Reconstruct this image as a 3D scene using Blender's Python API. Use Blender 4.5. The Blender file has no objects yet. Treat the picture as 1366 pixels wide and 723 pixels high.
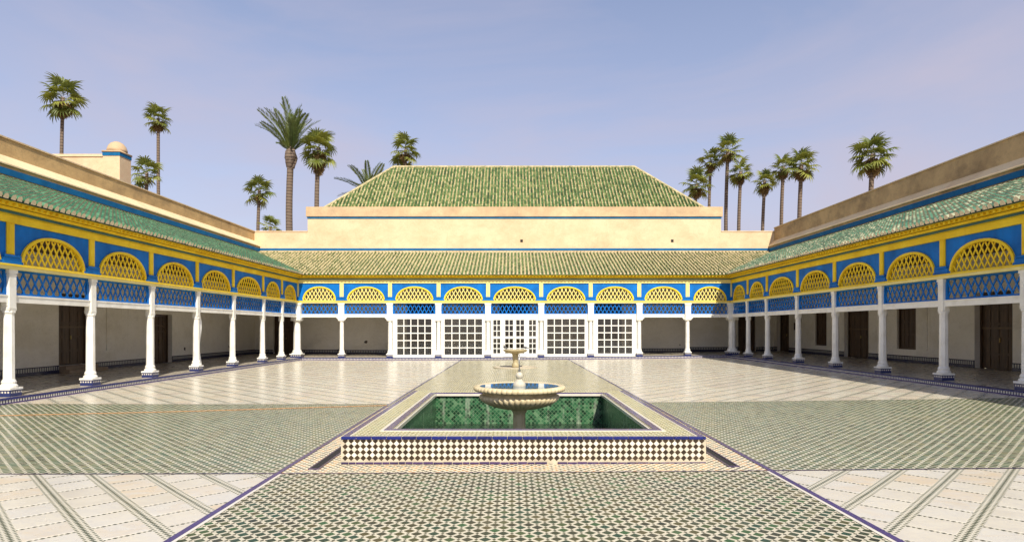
import bpy, math, random
import numpy as np
from mathutils import Vector, Matrix, Euler
R = math.radians
rng = random.Random(7)
S = bpy.context.scene

# ------------------------------------------------------------ camera
cam_d = bpy.data.cameras.new('camera'); cam = bpy.data.objects.new('camera', cam_d)
S.collection.objects.link(cam); S.camera = cam
cam.location = (-0.157, 0, 1.85); cam.rotation_euler = (R(90), 0, 0)
cam_d.sensor_width = 36; cam_d.lens = 810 / 1366 * 36
cam_d.shift_y = 76.5 / 1366; cam_d.clip_end = 3000; cam_d.clip_start = 0.05

# ------------------------------------------------------------ sun and sky
SX, SY = 0.28, 1.0                                   # horizontal travel of the light per metre of fall
EL = math.atan(1 / math.hypot(SX, SY))
sun_d = bpy.data.lights.new('sun', 'SUN'); sun = bpy.data.objects.new('sun', sun_d)
S.collection.objects.link(sun)
sun_d.energy = 4.0; sun_d.angle = R(0.55); sun_d.color = (1.0, 0.93, 0.80)
sun.rotation_euler = Vector((-SX, SY, -1)).to_track_quat('-Z', 'Y').to_euler()
W = bpy.data.worlds.new('World'); S.world = W; W.use_nodes = True
wt = W.node_tree; wt.nodes.clear()
sky = wt.nodes.new('ShaderNodeTexSky'); sky.sky_type = 'NISHITA'; sky.sun_disc = False
sky.sun_elevation = EL; sky.sun_rotation = math.pi - math.atan2(SX, SY)
sky.air_density = 1.0; sky.dust_density = 1.2; sky.ozone_density = 3.0; sky.altitude = 400
wbg = wt.nodes.new('ShaderNodeBackground'); wo = wt.nodes.new('ShaderNodeOutputWorld')
wtc = wt.nodes.new('ShaderNodeTexCoord'); wmap = wt.nodes.new('ShaderNodeMapping')
wmap.inputs['Scale'].default_value = (1.0, 1.0, 3.2); wmap.inputs['Rotation'].default_value = (0.2, 0.25, 0.4)
wn = wt.nodes.new('ShaderNodeTexNoise'); wn.inputs['Scale'].default_value = 1.7
wn.inputs['Detail'].default_value = 6; wn.inputs['Roughness'].default_value = 0.55; wn.inputs['Distortion'].default_value = 0.6
wr = wt.nodes.new('ShaderNodeMapRange'); wr.inputs[1].default_value = 0.42; wr.inputs[2].default_value = 0.85
wr.inputs[3].default_value = 0.46; wr.inputs[4].default_value = 1.0
wmix = wt.nodes.new('ShaderNodeMix'); wmix.data_type = 'RGBA'
wmix.inputs[7].default_value = (3.35, 3.03, 3.62, 1)      # thin high cloud, same units as the sky radiance
wl = wt.links.new
wl(wtc.outputs['Generated'], wmap.inputs[0]); wl(wmap.outputs[0], wn.inputs['Vector']); wl(wn.outputs[0], wr.inputs[0])
wsx = wt.nodes.new('ShaderNodeSeparateXYZ'); wl(wtc.outputs['Generated'], wsx.inputs[0])
whz = wt.nodes.new('ShaderNodeMapRange'); whz.inputs[1].default_value = 0.0; whz.inputs[2].default_value = 0.5
whz.inputs[3].default_value = 0.30; whz.inputs[4].default_value = -0.22; wl(wsx.outputs[2], whz.inputs[0])
wad = wt.nodes.new('ShaderNodeMath'); wad.operation = 'ADD'; wad.use_clamp = True
wl(wr.outputs[0], wad.inputs[0]); wl(whz.outputs[0], wad.inputs[1]); wl(wad.outputs[0], wmix.inputs[0]); wl(sky.outputs[0], wmix.inputs[6]); wl(wmix.outputs[2], wbg.inputs[0])
wl(wbg.outputs[0], wo.inputs[0]); wbg.inputs[1].default_value = 0.12
S.view_settings.view_transform = 'Standard'; S.view_settings.look = 'None'
S.view_settings.exposure = 0.6; S.view_settings.gamma = 1.0; S.view_settings.use_curve_mapping = False
S.cycles.max_bounces = 8; S.cycles.diffuse_bounces = 5; S.cycles.glossy_bounces = 3
S.cycles.transparent_max_bounces = 10; S.cycles.caustics_reflective = False; S.cycles.caustics_refractive = False

# ------------------------------------------------------------ measures (metres)
YB = 36.3; XS = 13.0                                  # column lines of the end gallery and of the side galleries
GD = 4.4                                              # depth of the galleries
PH = 0.133                                            # step up to the galleries
OV = 0.45                                             # overhang of the eaves
def fz(x): return 0.006 * x + 0.0004 * x * x          # the old pavement is a little out of level

# ------------------------------------------------------------ shader helpers
class E:                                              # tiny arithmetic on shader sockets
    def __init__(s, t, k): s.t, s.k = t, k
    def _m(s, op, *a):
        n = s.t.nodes.new('ShaderNodeMath'); n.operation = op
        for i, v in enumerate((s,) + a):
            if isinstance(v, E): s.t.links.new(v.k, n.inputs[i])
            else: n.inputs[i].default_value = v
        return E(s.t, n.outputs[0])
    def __add__(s, o): return s._m('ADD', o)
    def __sub__(s, o): return s._m('SUBTRACT', o)
    def __mul__(s, o): return s._m('MULTIPLY', o)
    def __truediv__(s, o): return s._m('DIVIDE', o)
    def abs(s): return s._m('ABSOLUTE')
    def floor(s): return s._m('FLOOR')
    def fract(s): return s._m('FRACT')
    def lt(s, o): return s._m('LESS_THAN', o)
    def gt(s, o): return s._m('GREATER_THAN', o)
    def mn(s, o): return s._m('MINIMUM', o)
    def mx(s, o): return s._m('MAXIMUM', o)

class M:
    """a principled material with helpers"""
    def __init__(s, name, col=(0.5, 0.5, 0.5), rough=0.6, **kw):
        s.m = bpy.data.materials.new(name); s.m.use_nodes = True; s.t = s.m.node_tree
        s.b = s.t.nodes['Principled BSDF']
        s.b.inputs['Base Color'].default_value = (*col, 1); s.b.inputs['Roughness'].default_value = rough
        for k, v in kw.items(): s.b.inputs[k].default_value = v
    def n(s, typ, **kw):
        n = s.t.nodes.new(typ)
        for k, v in kw.items():
            if k in n.inputs.keys(): n.inputs[k].default_value = v
            else: setattr(n, k, v)
        return n
    def l(s, a, b): s.t.links.new(a.k if isinstance(a, E) else a, b)
    def pos(s):
        g = s.n('ShaderNodeNewGeometry'); x = s.n('ShaderNodeSeparateXYZ'); s.l(g.outputs['Position'], x.inputs[0])
        return [E(s.t, x.outputs[i]) for i in range(3)]
    def obj(s):
        g = s.n('ShaderNodeTexCoord'); x = s.n('ShaderNodeSeparateXYZ'); s.l(g.outputs['Object'], x.inputs[0])
        return [E(s.t, x.outputs[i]) for i in range(3)]
    def vec(s, x, y, z=0.0):
        c = s.n('ShaderNodeCombineXYZ')
        for i, v in enumerate((x, y, z)):
            if isinstance(v, E): s.l(v, c.inputs[i])
            else: c.inputs[i].default_value = v
        return c.outputs[0]
    def white(s, v):
        w = s.n('ShaderNodeTexWhiteNoise'); s.l(v, w.inputs['Vector']); return E(s.t, w.outputs['Value'])
    def noise(s, scale, detail=4, rough=0.55, vec=None, dist=0.0, stretch=None):
        w = s.n('ShaderNodeTexNoise', Scale=scale, Detail=detail, Roughness=rough, Distortion=dist)
        if vec is None:
            g = s.n('ShaderNodeNewGeometry'); vec = g.outputs['Position']
        if stretch:
            mp = s.n('ShaderNodeMapping'); mp.inputs['Scale'].default_value = stretch; s.l(vec, mp.inputs[0]); vec = mp.outputs[0]
        s.l(vec, w.inputs['Vector']); return E(s.t, w.outputs[0])
    def ramp(s, fac, stops, const=False):
        r = s.n('ShaderNodeValToRGB'); r.color_ramp.interpolation = 'CONSTANT' if const else 'LINEAR'
        el = r.color_ramp.elements
        while len(el) < len(stops): el.new(0.5)
        for e, (p, c) in zip(el, stops): e.position = p; e.color = (*c, 1) if len(c) == 3 else c
        s.l(fac, r.inputs[0]); return r.outputs[0]
    def mix(s, f, a, b, mode='MIX'):
        x = s.n('ShaderNodeMix', data_type='RGBA', blend_type=mode)
        for v, i in ((f, 0), (a, 6), (b, 7)):
            if isinstance(v, (int, float)): x.inputs[i].default_value = v
            elif isinstance(v, tuple): x.inputs[i].default_value = (*v, 1)
            else: s.l(v, x.inputs[i])
        return x.outputs[2]
    def col(s, c): s.l(c, s.b.inputs['Base Color'])
    def bump(s, h, dist=0.01, strength=0.5):
        b = s.n('ShaderNodeBump'); b.inputs['Distance'].default_value = dist; b.inputs['Strength'].default_value = strength
        s.l(h, b.inputs['Height']); s.l(b.outputs[0], s.b.inputs['Normal'])
    def rough(s, e): s.l(e, s.b.inputs['Roughness'])
    def mottled(s, c1, c2, scale=2.0, bump=0.0, bs=30, stretch=None, lo=0.3, hi=0.7, detail=5):
        f = s.noise(scale, detail, stretch=stretch)
        s.col(s.ramp(f, [(lo, c1), (hi, c2)]))
        if bump: s.bump(s.noise(bs, 4), bump)
        return s.m

MAT = {}
def white_paint():
    m = M('white_paint', rough=0.5); c = m.ramp(m.noise(3, 5), [(0.2, (0.66, 0.63, 0.55)), (0.55, (0.82, 0.80, 0.73))])
    x, y, z = m.pos(); low = m.ramp((z * -1.0 + 1.0) * 0.5 + m.noise(9, 6, 0.75) - 0.45, [(0.42, (0, 0, 0)), (0.7, (0.5, 0.5, 0.5))])
    c = m.mix(low, c, (0.42, 0.36, 0.27))
    c = m.mix(m.ramp(m.noise(16, 7, 0.75, stretch=(1, 1, 0.5)), [(0.64, (0, 0, 0)), (0.68, (0.6, 0.6, 0.6))]), c, (0.45, 0.41, 0.34))
    m.col(c); m.bump(m.noise(25, 4), 0.004); return m.m
MAT['white'] = white_paint()
MAT['window_white'] = M('window_white', rough=0.4).mottled((0.72, 0.71, 0.65), (0.82, 0.81, 0.76), 4)
def painted(name, c1, c2, chip, dust):
    m = M(name, rough=0.6, **{'Specular IOR Level': 0.22})
    c = m.ramp(m.noise(1.6, 5), [(0.3, c1), (0.7, c2)])
    c = m.mix(m.ramp(m.noise(5, 6, 0.7, stretch=(1, 1, 0.15)), [(0.5, (0, 0, 0)), (0.75, (0.35, 0.35, 0.35))]), c, dust)
    c = m.mix(m.ramp(m.noise(11, 7, 0.72), [(0.66, (0, 0, 0)), (0.69, (0.7, 0.7, 0.7))]), c, chip)
    m.col(c); m.bump(m.noise(30, 4), 0.003); return m.m
MAT['blue'] = painted('blue_paint', (0.000, 0.10, 0.36), (0.000, 0.175, 0.60), (0.07, 0.16, 0.30), (0.005, 0.09, 0.28))
MAT['blue_trim'] = M('blue_trim', rough=0.7, **{'Specular IOR Level': 0.15}).mottled((0.008, 0.10, 0.24), (0.01, 0.15, 0.34), 2.5)
MAT['yellow'] = painted('yellow_paint', (0.74, 0.49, 0.012), (0.90, 0.67, 0.035), (0.50, 0.38, 0.18), (0.62, 0.38, 0.02))
MAT['pale_yellow'] = M('pale_yellow_paint', rough=0.5).mottled((0.74, 0.62, 0.20), (0.82, 0.72, 0.30), 3)
MAT['sunlit_lattice_yellow'] = M('sunlit_lattice_yellow', rough=0.55).mottled((0.80, 0.66, 0.16), (0.86, 0.74, 0.28), 4)  # paler copy for the end arches, sunlight put into the colour
MAT['teal'] = M('teal_paint', (0.02, 0.10, 0.10), 0.5).mottled((0.015, 0.08, 0.09), (0.03, 0.14, 0.14), 3)
MAT['dark_slot'] = M('dark_groove', (0.05, 0.03, 0.02), 0.8).m
MAT['wood'] = M('dark_wood', rough=0.5).mottled((0.035, 0.020, 0.011), (0.12, 0.068, 0.034), 2.5, 0.004, 60, stretch=(6, 6, 0.6))
MAT['wood_rail'] = M('wood_rail', rough=0.5).mottled((0.07, 0.04, 0.02), (0.16, 0.095, 0.045), 3, stretch=(1, 1, 8))
MAT['ridge'] = M('ridge_mortar', rough=0.8).mottled((0.28, 0.25, 0.12), (0.58, 0.48, 0.28), 4)
MAT['sill'] = M('brown_stone', rough=0.7).mottled((0.20, 0.14, 0.09), (0.32, 0.24, 0.16), 3)
MAT['ceiling'] = M('ceiling_wood', rough=0.7).mottled((0.05, 0.022, 0.010), (0.13, 0.06, 0.028), 2.0, stretch=(5, 0.7, 1))
MAT['dark_inside'] = M('dark_interior', (0.02, 0.017, 0.015), 0.9).m
MAT['bulb'] = M('lantern_glass', (0.5, 0.5, 0.45), 0.2).m
MAT['metal'] = M('grey_metal', (0.32, 0.32, 0.31), 0.35, Metallic=0.9).m
MAT['brass'] = M('brass', (0.5, 0.38, 0.15), 0.35, Metallic=0.9).m
MAT['orange'] = M('orange_rubber', (0.42, 0.22, 0.09), 0.7).m
MAT['cloth'] = M('white_cloth', (0.75, 0.74, 0.70), 0.9).m
MAT['hole'] = M('chipped_plaster', (0.09, 0.07, 0.055), 0.95).m
MAT['pigeon'] = M('pigeon_feathers', rough=0.7).mottled((0.06, 0.06, 0.07), (0.16, 0.16, 0.18), 20)
MAT['beak'] = M('bird_beak', (0.12, 0.08, 0.06), 0.5).m

def plaster(name, base, dark, stain, amt, rough=0.85):
    m = M(name, rough=rough)
    c = m.ramp(m.noise(0.9, 6, 0.6), [(0.3, dark), (0.62, base)])
    f = m.noise(0.55, 7, 0.68, stretch=(1, 1, 1.6))
    c = m.mix(m.ramp(f, [(0.5 - amt, (0, 0, 0)), (0.72 - amt * 0.4, (1, 1, 1))]), c, stain)
    d = m.noise(3.2, 5, 0.6, stretch=(1, 1, 0.25))
    c = m.mix(m.ramp(d, [(0.56, (0, 0, 0)), (0.8, (0.5, 0.5, 0.5))]), c, dark)
    k = m.noise(2.6, 6, 0.75, stretch=(1.4, 1.4, 0.10))
    c = m.mix(m.ramp(k, [(0.60, (0, 0, 0)), (0.72, (0.55, 0.55, 0.55))]), c, stain)
    cr = m.ramp((m.noise(0.8, 8, 0.75, dist=1.5) - 0.5).abs(), [(0.0, (0.5, 0.5, 0.5)), (0.006, (0, 0, 0))])
    c = m.mix(cr, c, tuple(v * .5 for v in stain))
    m.col(c); m.bump(m.noise(9, 8, 0.6), 0.02, 0.5); return m.m
MAT['cream'] = plaster('cream_plaster', (0.72, 0.56, 0.355), (0.64, 0.48, 0.29), (0.62, 0.42, 0.25), 0.03)
MAT['cap'] = plaster('weathered_cap_plaster', (0.70, 0.50, 0.29), (0.50, 0.34, 0.19), (0.46, 0.32, 0.19), 0.10)
MAT['ledge'] = plaster('ledge_plaster', (0.80, 0.63, 0.38), (0.72, 0.53, 0.30), (0.66, 0.46, 0.26), 0.0)
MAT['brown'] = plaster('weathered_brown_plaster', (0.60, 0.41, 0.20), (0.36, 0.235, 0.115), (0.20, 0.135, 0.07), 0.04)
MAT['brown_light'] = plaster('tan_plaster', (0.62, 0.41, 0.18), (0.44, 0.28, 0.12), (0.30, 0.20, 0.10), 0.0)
MAT['wall'] = plaster('gallery_plaster', (0.85, 0.81, 0.71), (0.79, 0.745, 0.64), (0.70, 0.65, 0.53), 0.0)
MAT['ground'] = M('earth_ground', rough=0.95).mottled((0.20, 0.14, 0.09), (0.33, 0.25, 0.17), 0.3, 0.03, 5)

# glazed roof tiles: one random value per tile, either stored on its faces or the object's own
def tile_mat(name, ramp, per_object=False, rough=0.28):
    m = M(name, rough=rough)
    if per_object:
        o = m.n('ShaderNodeObjectInfo'); f = E(m.t, o.outputs['Random'])
    else:
        a = m.n('ShaderNodeAttribute'); a.attribute_name = 'tone'; f = E(m.t, a.outputs['Fac'])
    g = f * 0.72 + m.noise(16, 4, 0.75) * 0.55 - 0.14
    c = m.ramp(g, ramp)
    wear = m.ramp(m.noise(38, 4, 0.7), [(0.60, (0, 0, 0)), (0.70, (0.6, 0.6, 0.6))])
    m.col(m.mix(wear, c, (0.50, 0.44, 0.28))); m.bump(m.noise(40, 3), 0.006)
    m.rough(m.noise(6, 3) * 0.5 + 0.25); return m.m
GREEN = [(0.0, (0.008, 0.040, 0.016)), (0.3, (0.014, 0.085, 0.034)), (0.62, (0.03, 0.145, 0.060)), (0.88, (0.08, 0.22, 0.11)), (1.0, (0.36, 0.36, 0.20))]
GREEN_R = [(0.0, (0.008, 0.035, 0.018)), (0.28, (0.018, 0.085, 0.042)), (0.50, (0.05, 0.17, 0.09)), (0.66, (0.15, 0.23, 0.13)), (0.82, (0.36, 0.36, 0.23)), (1.0, (0.52, 0.47, 0.31))]
CREAM = [(0.0, (0.06, 0.12, 0.03)), (0.28, (0.22, 0.24, 0.08)), (0.5, (0.44, 0.39, 0.18)), (1.0, (0.64, 0.55, 0.30))]
MAT['tile_left'] = tile_mat('green_roof_tile', GREEN); MAT['tile_left_o'] = tile_mat('green_roof_tile_single', GREEN, True)
MAT['tile_right'] = tile_mat('mixed_roof_tile', GREEN_R); MAT['tile_right_o'] = tile_mat('mixed_roof_tile_single', GREEN_R, True)
MAT['tile_back'] = tile_mat('cream_cover_tile', CREAM); MAT['tile_end'] = M('tile_end_clay', (0.72, 0.60, 0.40), 0.7).m
def pan_mat(name, ramp):
    m = M(name, rough=0.4); x, y, z = m.obj()
    cell = m.white(m.vec((x / 0.22).floor(), (y / 0.29).floor()))
    st = (y / 0.29).fract()
    c = m.ramp(cell * 0.7 + m.noise(7, 5, 0.7) * 0.5 - 0.1, ramp)
    m.col(m.mix(st.lt(0.16) * 0.7, c, (0.01, 0.02, 0.01))); m.bump(st, 0.03, 0.7); return m.m
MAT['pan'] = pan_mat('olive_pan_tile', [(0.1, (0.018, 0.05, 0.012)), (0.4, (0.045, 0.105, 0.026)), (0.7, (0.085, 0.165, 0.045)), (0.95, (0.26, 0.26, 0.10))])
MAT['pan_side'] = pan_mat('gap_shaded_pan_tile', [(0.1, (0.006, 0.022, 0.010)), (0.5, (0.012, 0.05, 0.022)), (0.95, (0.04, 0.10, 0.05))])  # greens darkened: shade in the gaps between cover tiles put into the colour

RT2 = math.sqrt(0.5)
def zellige(name, a, cols, joint, node, half=0.34, nodes=0.13, rough=0.18, spec=0.5):
    """squares set diagonally, pale strips between them, a little square where strips cross"""
    m = M(name, rough=rough, **{'Specular IOR Level': spec}); x, y, z = m.pos()
    p = (x + y) * (RT2 / a); q = (x - y) * (RT2 / a)
    fp = (p.fract() - 0.5).abs(); fq = (q.fract() - 0.5).abs()
    idn = m.white(m.vec(p.floor(), q.floor()))
    t = fp.mx(fq).lt(half); nd = fp.mn(fq).gt(0.5 - nodes)
    big = m.noise(0.35, 4, 0.6)
    c = m.ramp(idn * 0.85 + big * 0.5 - 0.18, cols)
    rep = m.ramp(m.noise(0.9, 3, 0.5, vec=m.vec(p.floor() * 0.35, q.floor() * 0.35)), [(0.66, (0, 0, 0)), (0.70, (0.6, 0.6, 0.6))]); c = m.mix(rep, c, (0.16, 0.15, 0.085))
    j = m.mix(m.noise(1.3, 5, 0.6), joint, tuple(v * 0.72 for v in joint))
    cc = m.mix(t, m.mix(nd, j, node), c)
    dirt = m.ramp(m.noise(0.8, 6, 0.7), [(0.52, (0, 0, 0)), (0.78, (0.45, 0.45, 0.45))]); cc = m.mix(dirt, cc, (0.30, 0.25, 0.15))
    m.col(cc); m.bump(m.noise(22, 3), 0.002, 0.35); m.rough(idn * 0.16 + m.noise(5, 3) * 0.22 + rough - 0.05)
    return m.m
TG = [(0.0, (0.016, 0.022, 0.009)), (0.25, (0.045, 0.045, 0.018)), (0.5, (0.018, 0.055, 0.028)), (0.72, (0.085, 0.07, 0.024)), (0.88, (0.035, 0.10, 0.035)), (1.0, (0.13, 0.055, 0.022))]
TS = [(0.0, (0.028, 0.04, 0.018)), (0.3, (0.065, 0.085, 0.035)), (0.55, (0.035, 0.09, 0.045)), (0.8, (0.13, 0.13, 0.045)), (1.0, (0.09, 0.15, 0.07))]
TM = [(0.0, (0.06, 0.07, 0.022)), (0.4, (0.12, 0.13, 0.045)), (0.8, (0.19, 0.17, 0.06)), (1.0, (0.12, 0.17, 0.06))]
TO = [(0.0, (0.14, 0.15, 0.05)), (0.35, (0.24, 0.24, 0.08)), (0.7, (0.33, 0.29, 0.10)), (1.0, (0.20, 0.27, 0.12))]
MAT['zel_front'] = zellige('green_mosaic_front', 0.111, TG, (0.66, 0.60, 0.45), (0.05, 0.05, 0.02), spec=0.22)
MAT['zel_side'] = zellige('green_mosaic_side', 0.111, TS, (0.64, 0.60, 0.46), (0.10, 0.11, 0.05))
MAT['zel_strip'] = zellige('olive_mosaic_strip', 0.105, TM, (0.72, 0.64, 0.44), (0.20, 0.18, 0.08), 0.32)
MAT['zel_rim'] = zellige('olive_mosaic_rim', 0.085, TO, (0.74, 0.67, 0.45), (0.18, 0.19, 0.06), 0.33)
MAT['zel_gallery'] = zellige('grey_gallery_mosaic', 0.15, [(0, (0.24, 0.21, 0.16)), (1, (0.42, 0.37, 0.29))], (0.56, 0.50, 0.40), (0.3, 0.27, 0.2), 0.36)
def gutter_mat():
    m = M('orange_black_mosaic', rough=0.3); x, y, z = m.pos()
    a = 0.075; p = (x + y) * (RT2 / a); q = (x - y) * (RT2 / a)
    fp = (p.fract() - 0.5).abs(); fq = (q.fract() - 0.5).abs(); t = fp.mx(fq).lt(0.33)
    c = m.ramp(m.white(m.vec(p.floor(), q.floor())), [(0, (0.05, 0.05, 0.03)), (0.4, (0.42, 0.20, 0.06)), (0.55, (0.20, 0.18, 0.09)), (0.8, (0.50, 0.27, 0.08))], True)
    m.col(m.mix(t, (0.76, 0.68, 0.50), c)); return m.m
MAT['gutter_mosaic'] = gutter_mat()

MSH = 0.06; SP = 0.45; SSH = 0.255
def marble(name, slab_only=False, warm=0.0, rough=0.2):
    m = M(name, rough=rough); x, y, z = m.pos(); xx = x.abs() * -1.0 - MSH
    t = (xx + y) * (RT2 / 0.51); s = (xx - y + SSH) * (RT2 / SP)
    idn = m.white(m.vec(t.floor(), s.floor(), x.gt(0.0)))
    v = m.noise(2.2, 7, 0.62, dist=1.2, vec=m.vec(x * 1.0, y * 1.6, idn * 20.0))
    c = m.ramp(idn * 0.55 + v * 0.6 - 0.05, [(0.1, (0.55 + warm * .08, 0.50, 0.41)), (0.4, (0.63, 0.585 - warm * .06, 0.485 - warm * .12)), (0.6, (0.60, 0.57, 0.50 - warm * .10)), (0.85, (0.60, 0.49, 0.34))])
    vn = m.ramp((m.noise(1.6, 8, 0.7, dist=2.2, vec=m.vec(x, y * 1.3, idn * 9.0)) - 0.5).abs(), [(0.0, (0.45, 0.45, 0.45)), (0.03, (0, 0, 0))])
    c = m.mix(vn, c, (0.50, 0.47, 0.44))
    if not slab_only:
        db = ((t.fract() - 0.5).abs() * -1.0 + 0.5) * 0.51     # distance from the middle of a chain band
        ds = ((s.fract() - 0.5).abs() * -1.0 + 0.5) * SP    # distance from a dashed joint
        u1 = (xx - y) * (RT2 / 0.060); u2 = (xx + y) * (RT2 / 0.046)
        chain = ((u1.fract() - 0.5).abs() * 0.060 + db).lt(0.029)
        side_ = ((u1.fract() - 0.5).abs() * 0.058 + (db - 0.052).abs()).lt(0.018)
        big_ = (u2.floor() / 2.0).fract().gt(0.25); dash = ((u2.fract() - 0.5).abs() * 0.046 + ds).lt(big_ * 0.007 + 0.0185)
        c = m.mix(ds.lt(0.0225), c, m.mix(dash, (0.60, 0.56, 0.45), (0.07, 0.075, 0.05)))
        c = m.mix(db.lt(0.066), c, m.mix(chain.mx(side_), (0.60, 0.56, 0.45), (0.07, 0.085, 0.05)))
    dirt = m.ramp(m.noise(0.5, 6, 0.65), [(0.5, (0, 0, 0)), (0.8, (0.28, 0.28, 0.28))])
    m.col(m.mix(dirt, c, (0.52, 0.44, 0.30))); m.rough(idn * 0.08 + m.noise(2.0, 5) * 0.3 + rough - 0.13)
    return m.m
MAT['marble'] = marble('marble_paving'); MAT['slab'] = marble('marble_slab', True)
MAT['marble_far'] = marble('far_marble_paving', False, 0.5, 0.2); MAT['slab_far'] = marble('far_marble_slab', True, 0.5, 0.2)

def plain_glaze(name, c1, c2, rough=0.2, scale=8):
    m = M(name, rough=rough); o = m.n('ShaderNodeObjectInfo')
    f = m.noise(scale, 4) * 0.7 + E(m.t, o.outputs['Random']) * 0.45 - 0.05
    m.col(m.ramp(f, [(0.2, c1), (0.75, c2)])); m.bump(m.noise(30, 3), 0.002); return m.m
MAT['cobalt'] = plain_glaze('cobalt_glaze', (0.008, 0.010, 0.075), (0.012, 0.02, 0.16))
MAT['purple'] = plain_glaze('purple_glaze', (0.035, 0.02, 0.11), (0.07, 0.045, 0.17))
MAT['purple_dark'] = plain_glaze('dark_purple_glaze', (0.025, 0.015, 0.06), (0.06, 0.03, 0.11))
MAT['white_glaze'] = plain_glaze('white_glaze', (0.54, 0.49, 0.39), (0.74, 0.69, 0.59))
MAT['brown_glaze'] = plain_glaze('brown_glaze', (0.022, 0.014, 0.008), (0.055, 0.034, 0.018))
MAT['grout'] = M('grout', rough=0.9).mottled((0.42, 0.36, 0.26), (0.58, 0.51, 0.38), 6)
MAT['limestone'] = M('fountain_marble', rough=0.5).mottled((0.48, 0.38, 0.21), (0.68, 0.575, 0.37), 5, 0.004, 30, lo=0.25, hi=0.65)
MAT['old_stone'] = M('old_fountain_stone', rough=0.6).mottled((0.30, 0.245, 0.13), (0.50, 0.42, 0.25), 6)
MAT['pale_stone'] = M('pale_stone', rough=0.5).mottled((0.42, 0.37, 0.28), (0.62, 0.57, 0.46), 6)

def step_mat():                                       # small black and white chain on the step
    m = M('step_chain_mosaic', rough=0.3); x, y, z = m.pos()
    k = ((x + y) / 0.085).fract().lt(0.45)
    m.col(m.mix(k, (0.62, 0.60, 0.54), (0.035, 0.035, 0.08))); return m.m
MAT['chain'] = step_mat()
def dado_mat():
    m = M('dado_mosaic', rough=0.3); x, y, z = m.obj()
    k = (x / 0.11).fract().lt(0.5); c = m.mix(k, (0.46, 0.44, 0.38), (0.03, 0.035, 0.06)); m.col(c); return m.m
MAT['dado'] = dado_mat(); MAT['dado_dark'] = plain_glaze('dado_dark_glaze', (0.02, 0.02, 0.04), (0.05, 0.05, 0.09))
def plinth_mat():
    m = M('plinth_mosaic', rough=0.3); x, y, z = m.obj()
    k = ((x + y) / 0.075).fract().lt(0.42); zz = (z / 0.17)
    top = zz.gt(0.52) * zz.lt(0.80)
    m.col(m.mix(top, (0.02, 0.03, 0.12), m.mix(k, (0.60, 0.56, 0.48), (0.02, 0.025, 0.10)))); return m.m
MAT['plinth'] = plinth_mat()
def checker_side():
    m = M('riser_checker', rough=0.3); x, y, z = m.pos(); a = 0.0825 * RT2
    p = ((y + z) * (RT2 / a)).floor(); q = ((y - z) * (RT2 / a)).floor()
    k = ((p + q) / 2.0).fract().lt(0.25); m.col(m.mix(k, (0.74, 0.66, 0.50), (0.045, 0.03, 0.018))); return m.m
MAT['riser_checker'] = checker_side()
def pool_mat():
    m = M('pool_green_mosaic', rough=0.25); x, y, z = m.pos(); u = x + y; a = 0.062
    p = (u + z) * (RT2 / a); q = (u - z) * (RT2 / a)
    idn = m.white(m.vec(p.floor(), q.floor()))
    j = (p.fract() - 0.5).abs().mx((q.fract() - 0.5).abs()).gt(0.42)
    c = m.ramp(idn * 0.95 + m.noise(5, 5, 0.7) * 0.25 - 0.12, [(0.05, (0.008, 0.03, 0.014)), (0.4, (0.016, 0.075, 0.032)), (0.75, (0.035, 0.13, 0.055)), (1.0, (0.14, 0.24, 0.13))])
    c = m.mix(j * 0.55, c, (0.16, 0.25, 0.14))
    st = m.ramp(m.noise(3.0, 6, 0.65, stretch=(1.6, 1.6, 0.22)), [(0.56, (0, 0, 0)), (0.76, (0.7, 0.7, 0.7))])
    m.col(m.mix(st, c, (0.50, 0.52, 0.42))); m.bump(m.noise(26, 3), 0.006); return m.m
MAT['pool'] = pool_mat()
def water_mat():
    m = M('pool_water', (0.02, 0.035, 0.02), 0.04); m.b.inputs['IOR'].default_value = 1.33
    m.bump(m.noise(7, 3, 0.5), 0.01, 0.15); return m.m
MAT['water'] = water_mat()
MAT['bowl_water'] = M('bowl_water', (0.10, 0.16, 0.18), 0.03).m
def glass_mat(name, tint):
    m = bpy.data.materials.new(name); m.use_nodes = True; t = m.node_tree; t.nodes.clear()
    o = t.nodes.new('ShaderNodeOutputMaterial'); mx = t.nodes.new('ShaderNodeMixShader')
    tr = t.nodes.new('ShaderNodeBsdfTransparent'); gl = t.nodes.new('ShaderNodeBsdfGlossy'); fr = t.nodes.new('ShaderNodeFresnel')
    tr.inputs[0].default_value = (*tint, 1); gl.inputs['Roughness'].default_value = 0.06; fr.inputs[0].default_value = 1.5
    mt = t.nodes.new('ShaderNodeMath'); mt.operation = 'ADD'; mt.inputs[1].default_value = 0.03
    t.links.new(fr.outputs[0], mt.inputs[0]); t.links.new(mt.outputs[0], mx.inputs[0])
    t.links.new(tr.outputs[0], mx.inputs[1]); t.links.new(gl.outputs[0], mx.inputs[2]); t.links.new(mx.outputs[0], o.inputs[0]); return m
MAT['glass'] = glass_mat('window_glass', (0.80, 0.80, 0.76))
def leaf_mat(name, c1, c2, rough=0.5):
    m = M(name, rough=rough); o = m.n('ShaderNodeObjectInfo')
    f = m.noise(3, 3) * 0.7 + E(m.t, o.outputs['Random']) * 0.7 - 0.2
    m.col(m.ramp(f, [(0.15, c1), (0.85, c2)]))
    tr = m.n('ShaderNodeBsdfTranslucent'); mx = m.n('ShaderNodeMixShader'); mx.inputs[0].default_value = 0.22
    tr.inputs[0].default_value = (*[min(1, v * 1.6) for v in c2], 1)
    out = m.t.nodes['Material Output']
    m.l(m.b.outputs[0], mx.inputs[1]); m.l(tr.outputs[0], mx.inputs[2]); m.l(mx.outputs[0], out.inputs[0]); return m.m
MAT['fan'] = leaf_mat('fan_palm_leaf', (0.055, 0.09, 0.012), (0.28, 0.29, 0.045))
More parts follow.
